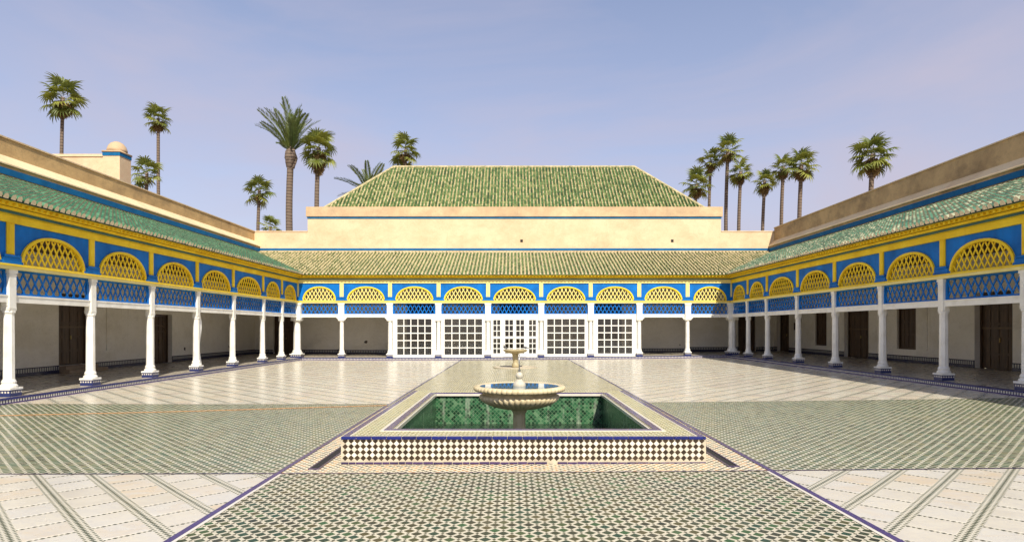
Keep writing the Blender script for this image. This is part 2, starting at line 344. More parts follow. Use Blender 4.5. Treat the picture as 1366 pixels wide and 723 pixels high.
MAT['fan_dead'] = leaf_mat('dry_palm_leaf', (0.12, 0.075, 0.03), (0.34, 0.23, 0.09), 0.8)
MAT['date'] = leaf_mat('date_palm_leaf', (0.05, 0.085, 0.02), (0.17, 0.20, 0.045))
def trunk_mat():
    m = M('palm_trunk', rough=0.9); x, y, z = m.obj()
    r = (z / 0.30 + m.noise(2, 3) * 0.6).fract()
    c = m.ramp(r, [(0.0, (0.04, 0.028, 0.02)), (0.35, (0.17, 0.12, 0.085)), (1.0, (0.24, 0.18, 0.13))]); m.col(c); m.bump(r, 0.05, 0.7); return m.m
MAT['trunk'] = trunk_mat()

# ------------------------------------------------------------ mesh helpers
class MB:
    def __init__(s): s.v = []; s.f = []; s.mi = []; s.tone = []
    def add(s, vs, fs, mi=0, tone=0.0):
        b = len(s.v); s.v += [tuple(v) for v in vs]
        for f in fs: s.f.append(tuple(b + i for i in f)); s.mi.append(mi); s.tone.append(tone)
        return s
    def box(s, x0, x1, y0, y1, z0, z1, mi=0):
        if x0 > x1: x0, x1 = x1, x0
        if y0 > y1: y0, y1 = y1, y0
        return s.add([(x0, y0, z0), (x1, y0, z0), (x1, y1, z0), (x0, y1, z0), (x0, y0, z1), (x1, y0, z1), (x1, y1, z1), (x0, y1, z1)],
                     [(0, 3, 2, 1), (4, 5, 6, 7), (0, 1, 5, 4), (1, 2, 6, 5), (2, 3, 7, 6), (3, 0, 4, 7)], mi)
    def prism(s, poly, y0, y1, mi=0):                 # polygon in x,z pushed from y0 to y1
        n = len(poly); vs = [(x, y0, z) for x, z in poly] + [(x, y1, z) for x, z in poly]
        fs = [tuple(range(n)), tuple(range(2 * n - 1, n - 1, -1))] + [(i, n + i, n + (i + 1) % n, (i + 1) % n) for i in range(n)]
        return s.add(vs, fs, mi)
    def prof(s, poly, x0, x1, mi=0, cut=None):        # profile in y,z run along x (cut(y) moves the ends: mitre)
        n = len(poly); c = cut or (lambda y: (0, 0))
        vs = [(x0 + c(y)[0], y, z) for y, z in poly] + [(x1 + c(y)[1], y, z) for y, z in poly]
        fs = [tuple(range(n)), tuple(range(2 * n - 1, n - 1, -1))] + [(i, n + i, n + (i + 1) % n, (i + 1) % n) for i in range(n)]
        return s.add(vs, fs, mi)
    def lathe(s, prof, n=24, c=(0, 0), mi=0, phase=0.0, flute=None):
        vs = []; k = len(prof)
        for j in range(n):
            a = 2 * math.pi * j / n + phase
            for i, (r, z) in enumerate(prof):
                rr = r + (flute(a, z, i) if flute else 0); vs.append((c[0] + rr * math.cos(a), c[1] + rr * math.sin(a), z))
        fs = []
        for j in range(n):
            for i in range(k - 1):
                fs.append((j * k + i, ((j + 1) % n) * k + i, ((j + 1) % n) * k + i + 1, j * k + i + 1))
        if prof[0][0] > 1e-4: fs.append(tuple(((n - 1 - j) * k) for j in range(n)))
        if prof[-1][0] > 1e-4: fs.append(tuple((j * k + k - 1) for j in range(n)))
        return s.add(vs, fs, mi)
    def tube(s, pts, rad, n=8, mi=0):
        pts = [Vector(p) for p in pts]; rings = []; up = Vector((0, 0, 1))
        for i, p in enumerate(pts):
            d = (pts[min(i + 1, len(pts) - 1)] - pts[max(i - 1, 0)]).normalized()
            a = d.cross(up) if abs(d.z) < 0.95 else d.cross(Vector((0, 1, 0))); a.normalize(); b = d.cross(a)
            r = rad(i / (len(pts) - 1)) if callable(rad) else rad
            rings.append([p + (a * math.cos(2 * math.pi * j / n) + b * math.sin(2 * math.pi * j / n)) * r for j in range(n)])
        vs = [v for r in rings for v in r]; fs = []
        for i in range(len(pts) - 1):
            for j in range(n): fs.append((i * n + j, i * n + (j + 1) % n, (i + 1) * n + (j + 1) % n, (i + 1) * n + j))
        fs += [tuple(range(n - 1, -1, -1)), tuple((len(pts) - 1) * n + j for j in range(n))]
        return s.add(vs, fs, mi)
    def bar(s, x0, z0, x1, z1, w, y0, y1, mi=0):      # flat slat in the x,z plane
        dx, dz = x1 - x0, z1 - z0; L = math.hypot(dx, dz)
        if L < 1e-4: return s
        nx, nz = -dz / L * w / 2, dx / L * w / 2
        return s.prism([(x0 + nx, z0 + nz), (x0 - nx, z0 - nz), (x1 - nx, z1 - nz), (x1 + nx, z1 + nz)], y0, y1, mi)
    def mesh(s, name, mats, smooth=False, tone=False):
        me = bpy.data.meshes.new(name); me.from_pydata(s.v, [], s.f)
        for m in (mats if isinstance(mats, (list, tuple)) else [mats]): me.materials.append(MAT[m] if isinstance(m, str) else m)
        if any(s.mi): me.polygons.foreach_set('material_index', s.mi)
        if tone: me.attributes.new('tone', 'FLOAT', 'FACE').data.foreach_set('value', s.tone)
        if smooth: me.polygons.foreach_set('use_smooth', [True] * len(me.polygons))
        me.update(); return me

def put(name, me, parent=None, loc=None, rot=None, scale=None, **props):
    o = bpy.data.objects.new(name, me); S.collection.objects.link(o)
    if parent: o.parent = parent
    if loc is not None: o.location = loc
    if rot is not None: o.rotation_euler = rot
    if scale is not None: o.scale = scale
    for k, v in props.items(): o[k] = v
    return o
def part(name, mb, mats, parent, smooth=False, bevel=0, **kw):
    me = mb.mesh(name, mats, smooth)
    o = put(name, me, parent, **kw)
    if bevel:
        b = o.modifiers.new('bevel', 'BEVEL'); b.width = bevel; b.segments = 1; b.limit_method = 'ANGLE'
    return o
def thing(name, label, cat, loc=(0, 0, 0), rot=None, group=None):
    o = put(name, None, None, loc, rot, label=label, category=cat)
    if group: o['group'] = group
    return o
def clean_normals(me):
    import bmesh
    b = bmesh.new(); b.from_mesh(me); bmesh.ops.recalc_face_normals(b, faces=b.faces); b.to_mesh(me); b.free()

# ------------------------------------------------------------ ground and courtyard floor
g = MB(); g.add([(-900, -300, -1.1), (900, -300, -1.1), (900, 1500, -1.1), (-900, 1500, -1.1)], [(0, 1, 2, 3)])
part('ground', g, 'ground', None, kind='structure')

HW = 3.17                                             # half width of the middle carpet
Y1, Y2 = 7.8, 15.0                                    # front edge and back edge of the side mosaics
RX, RY0, RY1 = 2.49, 8.28, 14.46                      # outside of the pool rim
OX, OY0, OY1 = 1.90, 8.89, 13.88                      # opening of the pool
RZ = 0.368
EDGE = XS - 0.42                                      # step in front of the side galleries
EDGEB = YB - 0.42
def sheet(name, rects, mat, dz=0.0, step=0.6, **kw):
    mb = MB()
    for (x0, x1, y0, y1) in rects:
        n = max(1, math.ceil(abs(x1 - x0) / step))
        for i in range(n):
            a = x0 + (x1 - x0) * i / n; b = x0 + (x1 - x0) * (i + 1) / n
            mb.add([(a, y0, fz(a) + dz), (b, y0, fz(b) + dz), (b, y1, fz(b) + dz), (a, y1, fz(a) + dz)], [(0, 1, 2, 3)])
    return part(name, mb, mat, kw.pop('parent', None), **kw)
YF = -3.0
floor = sheet('courtyard_floor', [(-18, 18, -12, RY0), (-18, -RX, RY0, RY1), (RX, 18, RY0, RY1), (-18, 18, RY1, 42)], 'grout', -0.02, kind='structure')
front_carpet = sheet('mosaic_carpet', [(-HW, HW, YF, Y1)], 'zel_front', 0, kind='structure')
sideL = sheet('side_mosaic_paving', [(-EDGE, -HW, Y1, Y2)], 'zel_side', 0, kind='structure')
sideR = sheet('side_mosaic_paving', [(HW, EDGE, Y1, Y2)], 'zel_side', 0, kind='structure')
marL = sheet('marble_paving', [(-EDGE, -HW, YF, Y1)], 'marble', 0, kind='structure')
marR = sheet('marble_paving', [(HW, EDGE, YF, Y1)], 'marble', 0, kind='structure')
farL = sheet('far_marble_paving', [(-EDGE, -HW, Y2, EDGEB)], 'marble_far', 0, kind='structure')
farR = sheet('far_marble_paving', [(HW, EDGE, Y2, EDGEB)], 'marble_far', 0, kind='structure')
GX = 2.78                                             # centre of the gutter slots beside the pool
FX, FY, FR = 0.0, 28.8, 1.05                          # small fountain and its sunken basin
strip = sheet('middle_mosaic_paving', [(-HW, HW, RY1, FY - FR), (-HW, -FR, FY - FR, FY + FR), (FR, HW, FY - FR, FY + FR), (-HW, HW, FY + FR, EDGEB)], 'zel_strip', 0, kind='structure')
sheet('pool_surround_paving', [(-HW, HW, Y1, RY0 - 0.0), (-HW, -GX - 0.05, RY0, RY1), (-GX + 0.05, -RX, RY0, RY1), (RX, GX - 0.05, RY0, RY1), (GX + 0.05, HW, RY0, RY1)], 'gutter_mosaic', 0, kind='structure')
for sx in (-1, 1):                                    # open gutter slots
    mb = MB(); x = sx * GX
    mb.box(x - 0.075, x - 0.05, RY0 - 0.25, RY1, -0.018, fz(x) + 0.012); mb.box(x + 0.05, x + 0.075, RY0 - 0.25, RY1, -0.018, fz(x) + 0.012)
    mb.box(x - 0.05, x + 0.05, RY0 - 0.25, RY0 - 0.22, -0.018, fz(x) + 0.012)
    o = part('gutter_channel', mb, 'purple_dark', None, kind='structure')
    b2 = MB().box(x - 0.0495, x + 0.0495, RY0 - 0.2195, RY1, 0.0, fz(x) + 0.004); part('channel_bed', b2, 'dark_inside', o)

# border strips (glazed)
def border(name, rects, mat, dz=0.006):
    return sheet(name, rects, mat, dz, kind='structure')
bd = []
for sx in (-1, 1):
    a = sx * HW
    bd += [(a - 0.035, a + 0.035, YF, Y1 - 0.002), (a - 0.032, a + 0.032, Y1 - 0.002, EDGEB)]
border('purple_border_strip', bd, 'purple')
border('white_border_strip', [(-HW + 0.036, -HW + 0.075, YF, Y1 - 0.03), (HW - 0.075, HW - 0.036, YF, Y1 - 0.03)], 'white_glaze', 0.005)
border('dark_border_strip', [(-EDGE, -HW - 0.036, Y1 - 0.015, Y1 + 0.015), (HW + 0.036, EDGE, Y1 - 0.015, Y1 + 0.015), (-HW + 0.036, HW - 0.036, Y1 - 0.015, Y1 + 0.012)], 'purple_dark', 0.007)
border('pale_border_strip', [(-EDGE, -HW - 0.04, Y2 - 0.02, Y2 + 0.02), (HW + 0.04, EDGE, Y2 - 0.02, Y2 + 0.02)], 'grout', 0.006)

# raised mosaic tiles: the nearest 300 of a field are parts, the rest one stuff mesh
def tile_box(h, t=0.0018):
    mb = MB(); d = h * 0.93
    vs = [(h, 0, 0), (0, h, 0), (-h, 0, 0), (0, -h, 0), (d, 0, t), (0, d, t), (-d, 0, t), (0, -d, t)]
    return mb.add(vs, [(4, 5, 6, 7), (0, 1, 5, 4), (1, 2, 6, 5), (2, 3, 7, 6), (3, 0, 4, 7)])
def lattice(a, x0, x1, y0, y1, margin):
    out = []; N = int(60 / a)
    k = a * RT2
    i0 = int(min(x0 + y0, x0 + y0) * RT2 / a) - 2; i1 = int((x1 + y1) * RT2 / a) + 2
    j0 = int((x0 - y1) * RT2 / a) - 2; j1 = int((x1 - y0) * RT2 / a) + 2
    for i in range(i0, i1):
        for j in range(j0, j1):
            p = (i + 0.5) * a; q = (j + 0.5) * a; x = (p + q) * RT2; y = (p - q) * RT2
            if x0 + margin < x < x1 - margin and y0 + margin < y < y1 - margin: out.append((x, y))
    return out
CAMX = -0.157
def inview(x, y, pad=0.6): return y > 4.9 and abs(x - CAMX) < 0.845 * y + pad
def field(parent, a, half, box, mat, name, nparts, margin=0.06):
    pts = [p for p in lattice(a, *box, margin) if inview(*p)]
    pts.sort(key=lambda p: p[1] * p[1] + 0.15 * p[0] * p[0])
    hh = half * a * 2 * RT2
    me = tile_box(hh).mesh(name, mat)
    for x, y in pts[:nparts]: put(name, me, parent, (x, y, fz(x) + 0.0005), (rng.uniform(-.006, .006), rng.uniform(-.006, .006), rng.uniform(-.02, .02)))
    if len(pts) > nparts:
        base = tile_box(hh); bv = np.array(base.v); P = np.array(pts[nparts:]); n = len(P)
        off = np.zeros((n, 1, 3)); off[:, 0, 0] = P[:, 0]; off[:, 0, 1] = P[:, 1]; off[:, 0, 2] = 0.006 * P[:, 0] + 0.0004 * P[:, 0] ** 2 + 0.0005
        V = (bv[None] + off); V[:, 4:, 2] += np.random.RandomState(3).uniform(-.0012, .0012, (n, 4))
        F = (np.array(base.f)[None] + (np.arange(n) * 8)[:, None, None]).reshape(-1, 4)
        me = bpy.data.meshes.new(name + 's'); me.from_pydata(V.reshape(-1, 3).tolist(), [], F.tolist()); me.materials.append(MAT[mat])
        put(name + 's', me, parent, kind='stuff')
field(front_carpet, 0.111, 0.34, (-HW, HW, 4.9, Y1), 'zel_front', 'mosaic_tile', 300, 0.12)
field(sideL, 0.111, 0.34, (-EDGE, -HW, Y1, Y2), 'zel_side', 'mosaic_tile', 150)
field(sideR, 0.111, 0.34, (HW, EDGE, Y1, Y2), 'zel_side', 'mosaic_tile', 150)

# marble slabs, laid diagonally between chain bands
def slabs(parent, sx, y0, y1, mat, nparts, name='marble_slab'):
    cells = []
    for i in range(-40, 80):
        for j in range(-200, 60):
            t = (i + 0.5) * 0.51; s = (j + 0.5) * SP - SSH * RT2
            xx = (t + s) * RT2 + MSH; y = (t - s) * RT2
            if xx < -HW - 0.30 and xx > -EDGE + 0.28 and y0 + 0.30 < y < y1 - 0.30 and inview(-xx if sx > 0 else xx, y): cells.append((xx if sx < 0 else -xx, y))
    cells.sort(key=lambda p: p[1])
    a, b, t = 0.51 * 0.5 - 0.068, SP * 0.5 - 0.0235, 0.0018
    def bm():
        mb = MB(); vs = [(a, b), (-a, b), (-a, -b), (a, -b)]
        top = [(x * 0.985, y * 0.97, t) for x, y in vs]; bot = [(x, y, -0.001) for x, y in vs]
        return mb.add(bot + top, [(4, 5, 6, 7), (0, 1, 5, 4), (1, 2, 6, 5), (2, 3, 7, 6), (3, 0, 4, 7)])
    ang = R(45) if sx < 0 else R(135)
    me = bm().mesh(name, mat)
    for x, y in cells[:nparts]: put(name, me, parent, (x, y, fz(x) + 0.0005), (rng.uniform(-.002, .002), rng.uniform(-.002, .002), ang))
    rest = cells[nparts:]
    if rest:
        mb = MB(); base = bm(); ca, sa = math.cos(ang), math.sin(ang)
        for x, y in rest:
            tl = rng.uniform(-.003, .003)
            mb.add([(x + vx * ca - vy * sa, y + vx * sa + vy * ca, fz(x) + vz + 0.0005 + tl * vx) for vx, vy, vz in base.v], base.f)
        part(name + 's', mb, mat, parent, kind='stuff')
slabs(marL, -1, 4.2, Y1, 'slab', 300); slabs(marR, 1, 4.2, Y1, 'slab', 300)
slabs(farL, -1, Y2, EDGEB, 'slab_far', 120); slabs(farR, 1, Y2, EDGEB, 'slab_far', 120)

# small sunken basin of the far fountain
mb = MB(); n = 32
ring_o = [(FX + FR * 0.999 * math.cos(2 * math.pi * k / n), FY + FR * 0.999 * math.sin(2 * math.pi * k / n)) for k in range(n)]
sq = []
for k in range(n):
    c, s_ = math.cos(2 * math.pi * k / n), math.sin(2 * math.pi * k / n); q = FR / max(abs(c), abs(s_)); sq.append((FX + q * c, FY + q * s_))
mb.add([(x, y, fz(x)) for x, y in sq] + [(x, y, fz(x)) for x, y in ring_o], [(k, (k + 1) % n, n + (k + 1) % n, n + k) for k in range(n)])
part('basin_surround_paving', mb, 'zel_strip', strip)
sf = thing('pedestal_fountain', 'small shallow stone bowl on a short pedestal in a sunken basin before the white doors', 'fountain', (FX, FY, 0))
mb = MB(); mb.lathe([(FR, 0.0), (FR, 0.03), (FR - 0.1, 0.03), (FR - 0.12, -0.012)], 32)
part('basin_kerb', mb, 'grout', sf)
mb = MB(); mb.lathe([(FR - 0.115, -0.018), (FR - 0.115, -0.010)], 32); part('basin_water', mb, 'dark_inside', sf)
mb = MB(); mb.lathe([(0.15, -0.01), (0.17, 0.05), (0.16, 0.14), (0.13, 0.2), (0.11, 0.24), (0.115, 0.3), (0.13, 0.45), (0.145, 0.60), (0.17, 0.66)], 24)
part('pedestal', mb, 'old_stone', sf, True)
mb = MB(); mb.lathe([(0.18, 0.655), (0.30, 0.68), (0.47, 0.73), (0.55, 0.78), (0.575, 0.82), (0.565, 0.84), (0.54, 0.835), (0.45, 0.79), (0.2, 0.76), (0.0, 0.76)], 40)
part('bowl', mb, 'old_stone', sf, True)

# ------------------------------------------------------------ the pool
pool = thing('fountain_pool', 'raised rectangular pool with olive mosaic rim and black and white diamond tiled front', 'pool')
mb = MB()
for (x0, x1, y0, y1) in ((-RX, RX, RY0, OY0), (-RX, RX, OY1, RY1), (-RX, -OX, OY0, OY1), (OX, RX, OY0, OY1)):
    mb.add([(x0, y0, RZ), (x1, y0, RZ), (x1, y1, RZ), (x0, y1, RZ)], [(0, 1, 2, 3)])
part('rim_top', mb, 'zel_rim', pool)
def frame(x0, x1, y0, y1, w, z0, z1):
    m = MB(); m.box(x0, x1, y0, y0 + w, z0, z1); m.box(x0, x1, y1 - w, y1, z0, z1)
    m.box(x0, x0 + w, y0 + w, y1 - w, z0, z1); m.box(x1 - w, x1, y0 + w, y1 - w, z0, z1); return m
part('rim_white_line', frame(-OX - 0.165, OX + 0.165, OY0 - 0.12, OY1 + 0.12, 0.045, RZ - 0.02, RZ + 0.006), 'white_glaze', pool)
part('inner_border', frame(-OX - 0.118, OX + 0.118, OY0 - 0.074, OY1 + 0.074, 0.10, RZ - 0.02, RZ + 0.012), 'purple', pool)
part('inner_lip', frame(-OX - 0.016, OX + 0.016, OY0 + 0.026 - 0.02, OY1 - 0.006, 0.05, RZ - 0.055, RZ - 0.005), 'white_glaze', pool)
for b_ in ((-RX + 0.004, -RX + 0.09), (RX - 0.09, RX - 0.004)): part('outer_border', MB().box(*b_, RY0 + 0.10, RY1, RZ - 0.02, RZ + 0.006), 'purple', pool)
part('rim_outer_line', MB().box(-RX + 0.095, -RX + 0.12, RY0 + 0.10, RY1, RZ - 0.02, RZ + 0.005).box(RX - 0.12, RX - 0.095, RY0 + 0.10, RY1, RZ - 0.02, RZ + 0.005).box(-RX + 0.12, RX - 0.12, RY0 + 0.06, RY0 + 0.085, RZ - 0.02, RZ + 0.005), 'white_glaze', pool)
mb = MB(); mb.box(-RX + 0.002, -RX + 0.03, RY0 + 0.012, RY1, -0.03, RZ - 0.001).box(RX - 0.03, RX - 0.002, RY0 + 0.012, RY1, -0.03, RZ - 0.001).box(-RX + 0.03, RX - 0.03, RY1 - 0.03, RY1 - 0.002, -0.03, RZ - 0.001)
part('side_riser', mb, 'riser_checker', pool)
riser = part('front_riser', MB().box(-RX, RX, RY0 + 0.006, RY0 + 0.05, -0.03, RZ - 0.002), 'grout', pool)
D = 0.0825; nc = int(2 * RX / D); u0 = -nc * D / 2
def diamond(h, t):
    mb = MB(); d = h * 0.9
    return mb.add([(h, 0, 0), (0, 0, h), (-h, 0, 0), (0, 0, -h), (d, -t, 0), (0, -t, d), (-d, -t, 0), (0, -t, -d)],
                  [(7, 6, 5, 4), (0, 4, 5, 1), (1, 5, 6, 2), (2, 6, 7, 3), (3, 7, 4, 0)])
dm = diamond(0.0385, 0.005).mesh('dark_diamond_tile', 'brown_glaze'); wm = diamond(0.0395, 0.0045).mesh('white_diamond_tile', 'white_glaze')
ZB = 0.024 + fz(0)
for j in range(4):
    for i in range(nc):
        put('dark_diamond_tile', dm, riser, (u0 + (i + 0.5) * D, RY0 + 0.006, ZB + 0.02 + (j + 0.5) * D * 0.95), (rng.uniform(-.03, .03), rng.uniform(-.03, .03), rng.uniform(-.03, .03)))
for j in range(5):
    for i in range(nc + 1):
        if j in (0, 4) or i in (0, nc):
            continue
        put('white_diamond_tile', wm, riser, (u0 + i * D, RY0 + 0.006, ZB + 0.02 + j * D * 0.95), (rng.uniform(-.03, .03), rng.uniform(-.03, .03), 0))
x = -RX                                                # cobalt edging, tile by tile
k = 0
while x < RX - 0.02:
    L = min(rng.choice((0.2, 0.21, 0.205, 0.2, 0.06)) if k % 9 == 4 else 0.207, RX - x)
    b = MB().box(x + 0.003, x + L - 0.003, RY0 - 0.006 - rng.uniform(0, .003), RY0 + 0.058, RZ - 0.030, RZ + 0.007)
    part('cobalt_edge_tile', b, 'cobalt', riser, bevel=0.003); x += L; k += 1
x = -RX
while x < RX - 0.02:
    L = min(rng.uniform(0.09, 0.17), RX - x)
    if rng.random() > 0.02:
        part('purple_foot_tile', MB().box(x + 0.004, x + L - 0.004, RY0 - 0.004, RY0 + 0.006, 0.004, 0.030 + rng.uniform(-.004, .002)), 'purple_dark', riser)
    x += L
mb = MB(); t = 0.05                                    # inner walls and bed
mb.box(-OX - t, -OX, OY0 - t, OY1 + t, -0.75, RZ - 0.003).box(OX, OX + t, OY0 - t, OY1 + t, -0.75, RZ - 0.003)
mb.box(-OX, OX, OY0 - t, OY0, -0.75, RZ - 0.003).box(-OX, OX, OY1, OY1 + t, -0.75, RZ - 0.003).box(-OX, OX, OY0, OY1, -0.80, -0.75)
part('basin_wall', mb, 'pool', pool)
part('pool_water', MB().add([(-OX, OY0, -0.33), (OX, OY0, -0.33), (OX, OY1, -0.33), (-OX, OY1, -0.33)], [(0, 1, 2, 3)]), 'water', None, kind='structure')

# ------------------------------------------------------------ the big fountain
fo = thing('stone_fountain', 'carved cream stone fountain bowl with gadrooned underside standing in the green tiled pool', 'fountain', (-0.02, 11.4, 0))
mb = MB(); mb.lathe([(0.26, -0.75), (0.26, -0.55), (0.20, -0.50), (0.15, -0.42), (0.125, -0.2), (0.115, 0.1), (0.115, 0.25), (0.15, 0.33), (0.24, 0.38)], 10)
part('stem', mb, 'limestone', fo)
mb = MB(); NF = 44
def fl(a, z, i): return 0.042 * (abs(math.sin(a * NF / 2)) - .5) * (1 if 2 <= i <= 7 else 0)
mb.lathe([(0.0, 0.35), (0.22, 0.345), (0.36, 0.365), (0.50, 0.405), (0.62, 0.455), (0.70, 0.51), (0.735, 0.565), (0.72, 0.605), (0.685, 0.625), (0.67, 0.64), (0.69, 0.665), (0.72, 0.69)], NF * 8, flute=fl)
part('gadrooned_bowl', mb, 'limestone', fo, True)
mb = MB(); prof = []
for k in range(13):
    a = math.pi * (1.5 - k / 12 * 1.35); prof.append((0.775 - 0.0 + 0.06 * math.cos(a) * -1, 0.735 + 0.055 * math.sin(a)))
prof = [(0.70, 0.685)] + [(0.785 + 0.052 * math.sin(t_), 0.735 - 0.052 * math.cos(t_)) for t_ in [math.pi * k / 8 for k in range(9)]] + [(0.74, 0.775), (0.70, 0.745), (0.55, 0.69), (0.2, 0.66), (0.0, 0.655)]
def fl2(a, z, i): return 0.024 * (abs(math.sin(a * 27)) ** .6) * (1 if 1 <= i <= 7 else 0)
mb.lathe(prof, 54 * 8, flute=fl2); part('scalloped_rim', mb, 'limestone', fo, True)
mb = MB(); mb.add([(0.738 * math.cos(math.pi * k / 24), 0.738 * math.sin(math.pi * k / 24), 0.772) for k in range(48)], [tuple(range(48))]); part('bowl_water', mb, 'bowl_water', fo)
mb = MB(); mb.lathe([(0.12, 0.70), (0.12, 0.80), (0.10, 0.84), (0.065, 0.87), (0.045, 0.90)], 24)
part('spout_base', mb, 'pale_stone', fo, True)
mb = MB(); mb.lathe([(0.0, 0.893)] + [(0.070 * math.sin(t_), 0.965 - 0.070 * math.cos(t_)) for t_ in [math.pi * (k + .5) / 12 for k in range(12)]] + [(0.0, 1.036)], 24)
part('stone_ball', mb, 'pale_stone', fo, True)
part('spout_pipe', MB().tube([(0, 0, 1.03), (0, 0, 1.37)], 0.009, 8), 'metal', fo, True)
part('pipe_collar', MB().lathe([(0.022, 1.04), (0.022, 1.07), (0.012, 1.075)], 12), 'metal', fo)

# ------------------------------------------------------------ pigeons on the small fountain
def pigeon(loc, rz, s, label):
    t = thing('pigeon', label, 'pigeon', loc, (0, 0, rz), 'pigeons on the far fountain')
    t.scale = (s, s, s)
    mb = MB(); P = [(-.17, .075, .012, .02), (-.12, .10, .03, .022), (-.07, .115, .05, .045), (0, .12, .062, .06), (.05, .13, .058, .058), (.085, .16, .036, .036), (.095, .195, .022, .024), (.10, .222, .024, .024), (.115, .24, .022, .02), (.135, .238, .010, .010)]
    n = 12; vs = []
    for i, (px, pz, rw, rh) in enumerate(P):
        d = Vector((P[min(i + 1, 9)][0] - P[max(i - 1, 0)][0], 0, P[min(i + 1, 9)][1] - P[max(i - 1, 0)][1])).normalized(); up = Vector((-d.z, 0, d.x))
        for j in range(n):
            a = 2 * math.pi * j / n; v = Vector((px, 0, pz)) + up * (math.sin(a) * rh); vs.append((v.x, math.cos(a) * rw, v.z))
    fs = [(i * n + j, i * n + (j + 1) % n, (i + 1) * n + (j + 1) % n, (i + 1) * n + j) for i in range(9) for j in range(n)] + [tuple(range(n - 1, -1, -1)), tuple(9 * n + j for j in range(n))]
    mb.add(vs, fs); part('body', mb, 'pigeon', t, True)
    mb = MB(); mb.add([(-.15, -.03, .085), (-.15, .03, .085), (-.25, .04, .05), (-.25, -.04, .05), (-.15, -.03, .075), (-.15, .03, .075), (-.25, .04, .044), (-.25, -.04, .044)], [(0, 1, 2, 3), (7, 6, 5, 4), (0, 3, 7, 4), (1, 5, 6, 2), (2, 6, 7, 3), (0, 4, 5, 1)]); part('tail', mb, 'pigeon', t)
    part('beak', MB().lathe([(0.008, 0), (0.001, 0.024)], 8), 'beak', t, loc=(0.14, 0, 0.236), rot=(0, R(95), 0))
    for sy in (-1, 1):
        part('leg', MB().tube([(0.01, sy * .022, .07), (0.015, sy * .024, .0)], 0.005, 6).tube([(-.012, sy * .024, .003), (.045, sy * .03, .003)], 0.004, 5), 'beak', t)
        mb = MB(); mb.add([(.06, sy * .058, .135), (-.02, sy * .064, .155), (-.17, sy * .03, .10), (-.19, sy * .02, .085), (-.08, sy * .062, .095), (.03, sy * .062, .10)], [(0, 1, 2, 3, 4, 5)]); part('wing', mb, 'pigeon', t)
pigeon((FX - 0.50, FY + 0.05, 0.838), R(250), 1.0, 'grey pigeon standing upright on the left edge of the small fountain bowl')
pigeon((FX + 0.49, FY + 0.05, 0.838), R(170), 0.85, 'dark pigeon crouching on the right edge of the small fountain bowl')

# ------------------------------------------------------------ orange cord over the left mosaic
pts = []
for k in range(30):
    t_ = k / 29; x = -12.3 + (HW * -1 + 12.3) * t_; y = 12.62 + (14.62 - 12.62) * t_ + 0.035 * math.sin(t_ * 9) ; pts.append((x, y, fz(x) + 0.014))
o = part('orange_cord', MB().tube(pts, 0.009, 6), 'orange', None, True, label='thin orange cord lying across the left mosaic paving', category='cord')

# ------------------------------------------------------------ the galleries
ZL0, ZL1 = 2.51, 2.70          # white beam
ZB0, ZB1 = 3.35, 3.49          # pale yellow beam
ZA1 = 4.54                     # top of the blue panels
ZY1 = 4.77
ROOF0 = 5.03; ROOFS = (6.93 - ROOF0) / (GD + OV)
def roofz(v): return ROOF0 + (v + OV) * ROOFS

def column_meshes():
    H = ZB0 - PH
    d = {}
    d['plinth'] = MB().box(-.185, .185, -.185, .185, 0, .17).mesh('plinth', 'plinth')
    m = MB(); m.box(-.20, .20, -.20, .20, .17, .225)
    m.lathe([(.185, .225), (.192, .26), (.175, .29), (.152, .31), (.155, .34), (.16, .365), (.145, .40), (.132, .43)], 16)
    d['base'] = m.mesh('base', 'white')
    m = MB(); m.lathe([(.128, .42), (.124, .9), (.120, 1.6), (.114, 2.12)], 8, phase=math.pi / 8)
    m.lathe([(.135, 2.11), (.14, 2.14), (.135, 2.17)], 8, phase=math.pi / 8)
    d['shaft'] = m.mesh('column', 'white')
    m = MB(); m.box(-.165, .165, -.155, .155, 2.17, H - 0.10).box(-.195, .195, -.18, .18, H - 0.10, H).box(-.18, .18, -.168, .168, H - 0.16, H - 0.13)
    for z in (2.19, 2.23): m.box(-.175, .175, -.165, .165, z, z + .018)
    d['capital'] = m.mesh('capital', 'white')
    m = MB(); m.box(-.108, .108, -.105, .105, 2.17, H - 0.10).box(-.135, .135, -.125, .125, H - 0.10, H).box(-.123, .123, -.116, .116, H - 0.16, H - 0.13)
    for z in (2.19, 2.23): m.box(-.118, .118, -.113, .113, z, z + .018)
    d['capital_side'] = m.mesh('capital', 'white')
    return d
CM = column_meshes()
m = MB(); Hc = 0.30                                     # curved bracket, right hand side
poly = [(0, 0)] + [(0.17 * (1 - math.cos(a)), Hc * -1 * (1 - math.sin(a))) for a in [math.pi / 2 * k / 6 for k in range(6, -1, -1)]]
poly = [(0.0, 0.0), (0.17, 0.0), (0.165, -0.05), (0.13, -0.07), (0.12, -0.12), (0.075, -0.15), (0.06, -0.22), (0.025, -0.25), (0.0, -0.30)]
BR = MB().prism([(x, z) for x, z in poly], -0.07, 0.07); BRm = BR.mesh('bracket', 'white'); clean_normals(BRm)
BLm = MB().prism([(-x, z) for x, z in reversed(poly)], -0.07, 0.07).mesh('bracket', 'white'); clean_normals(BLm)

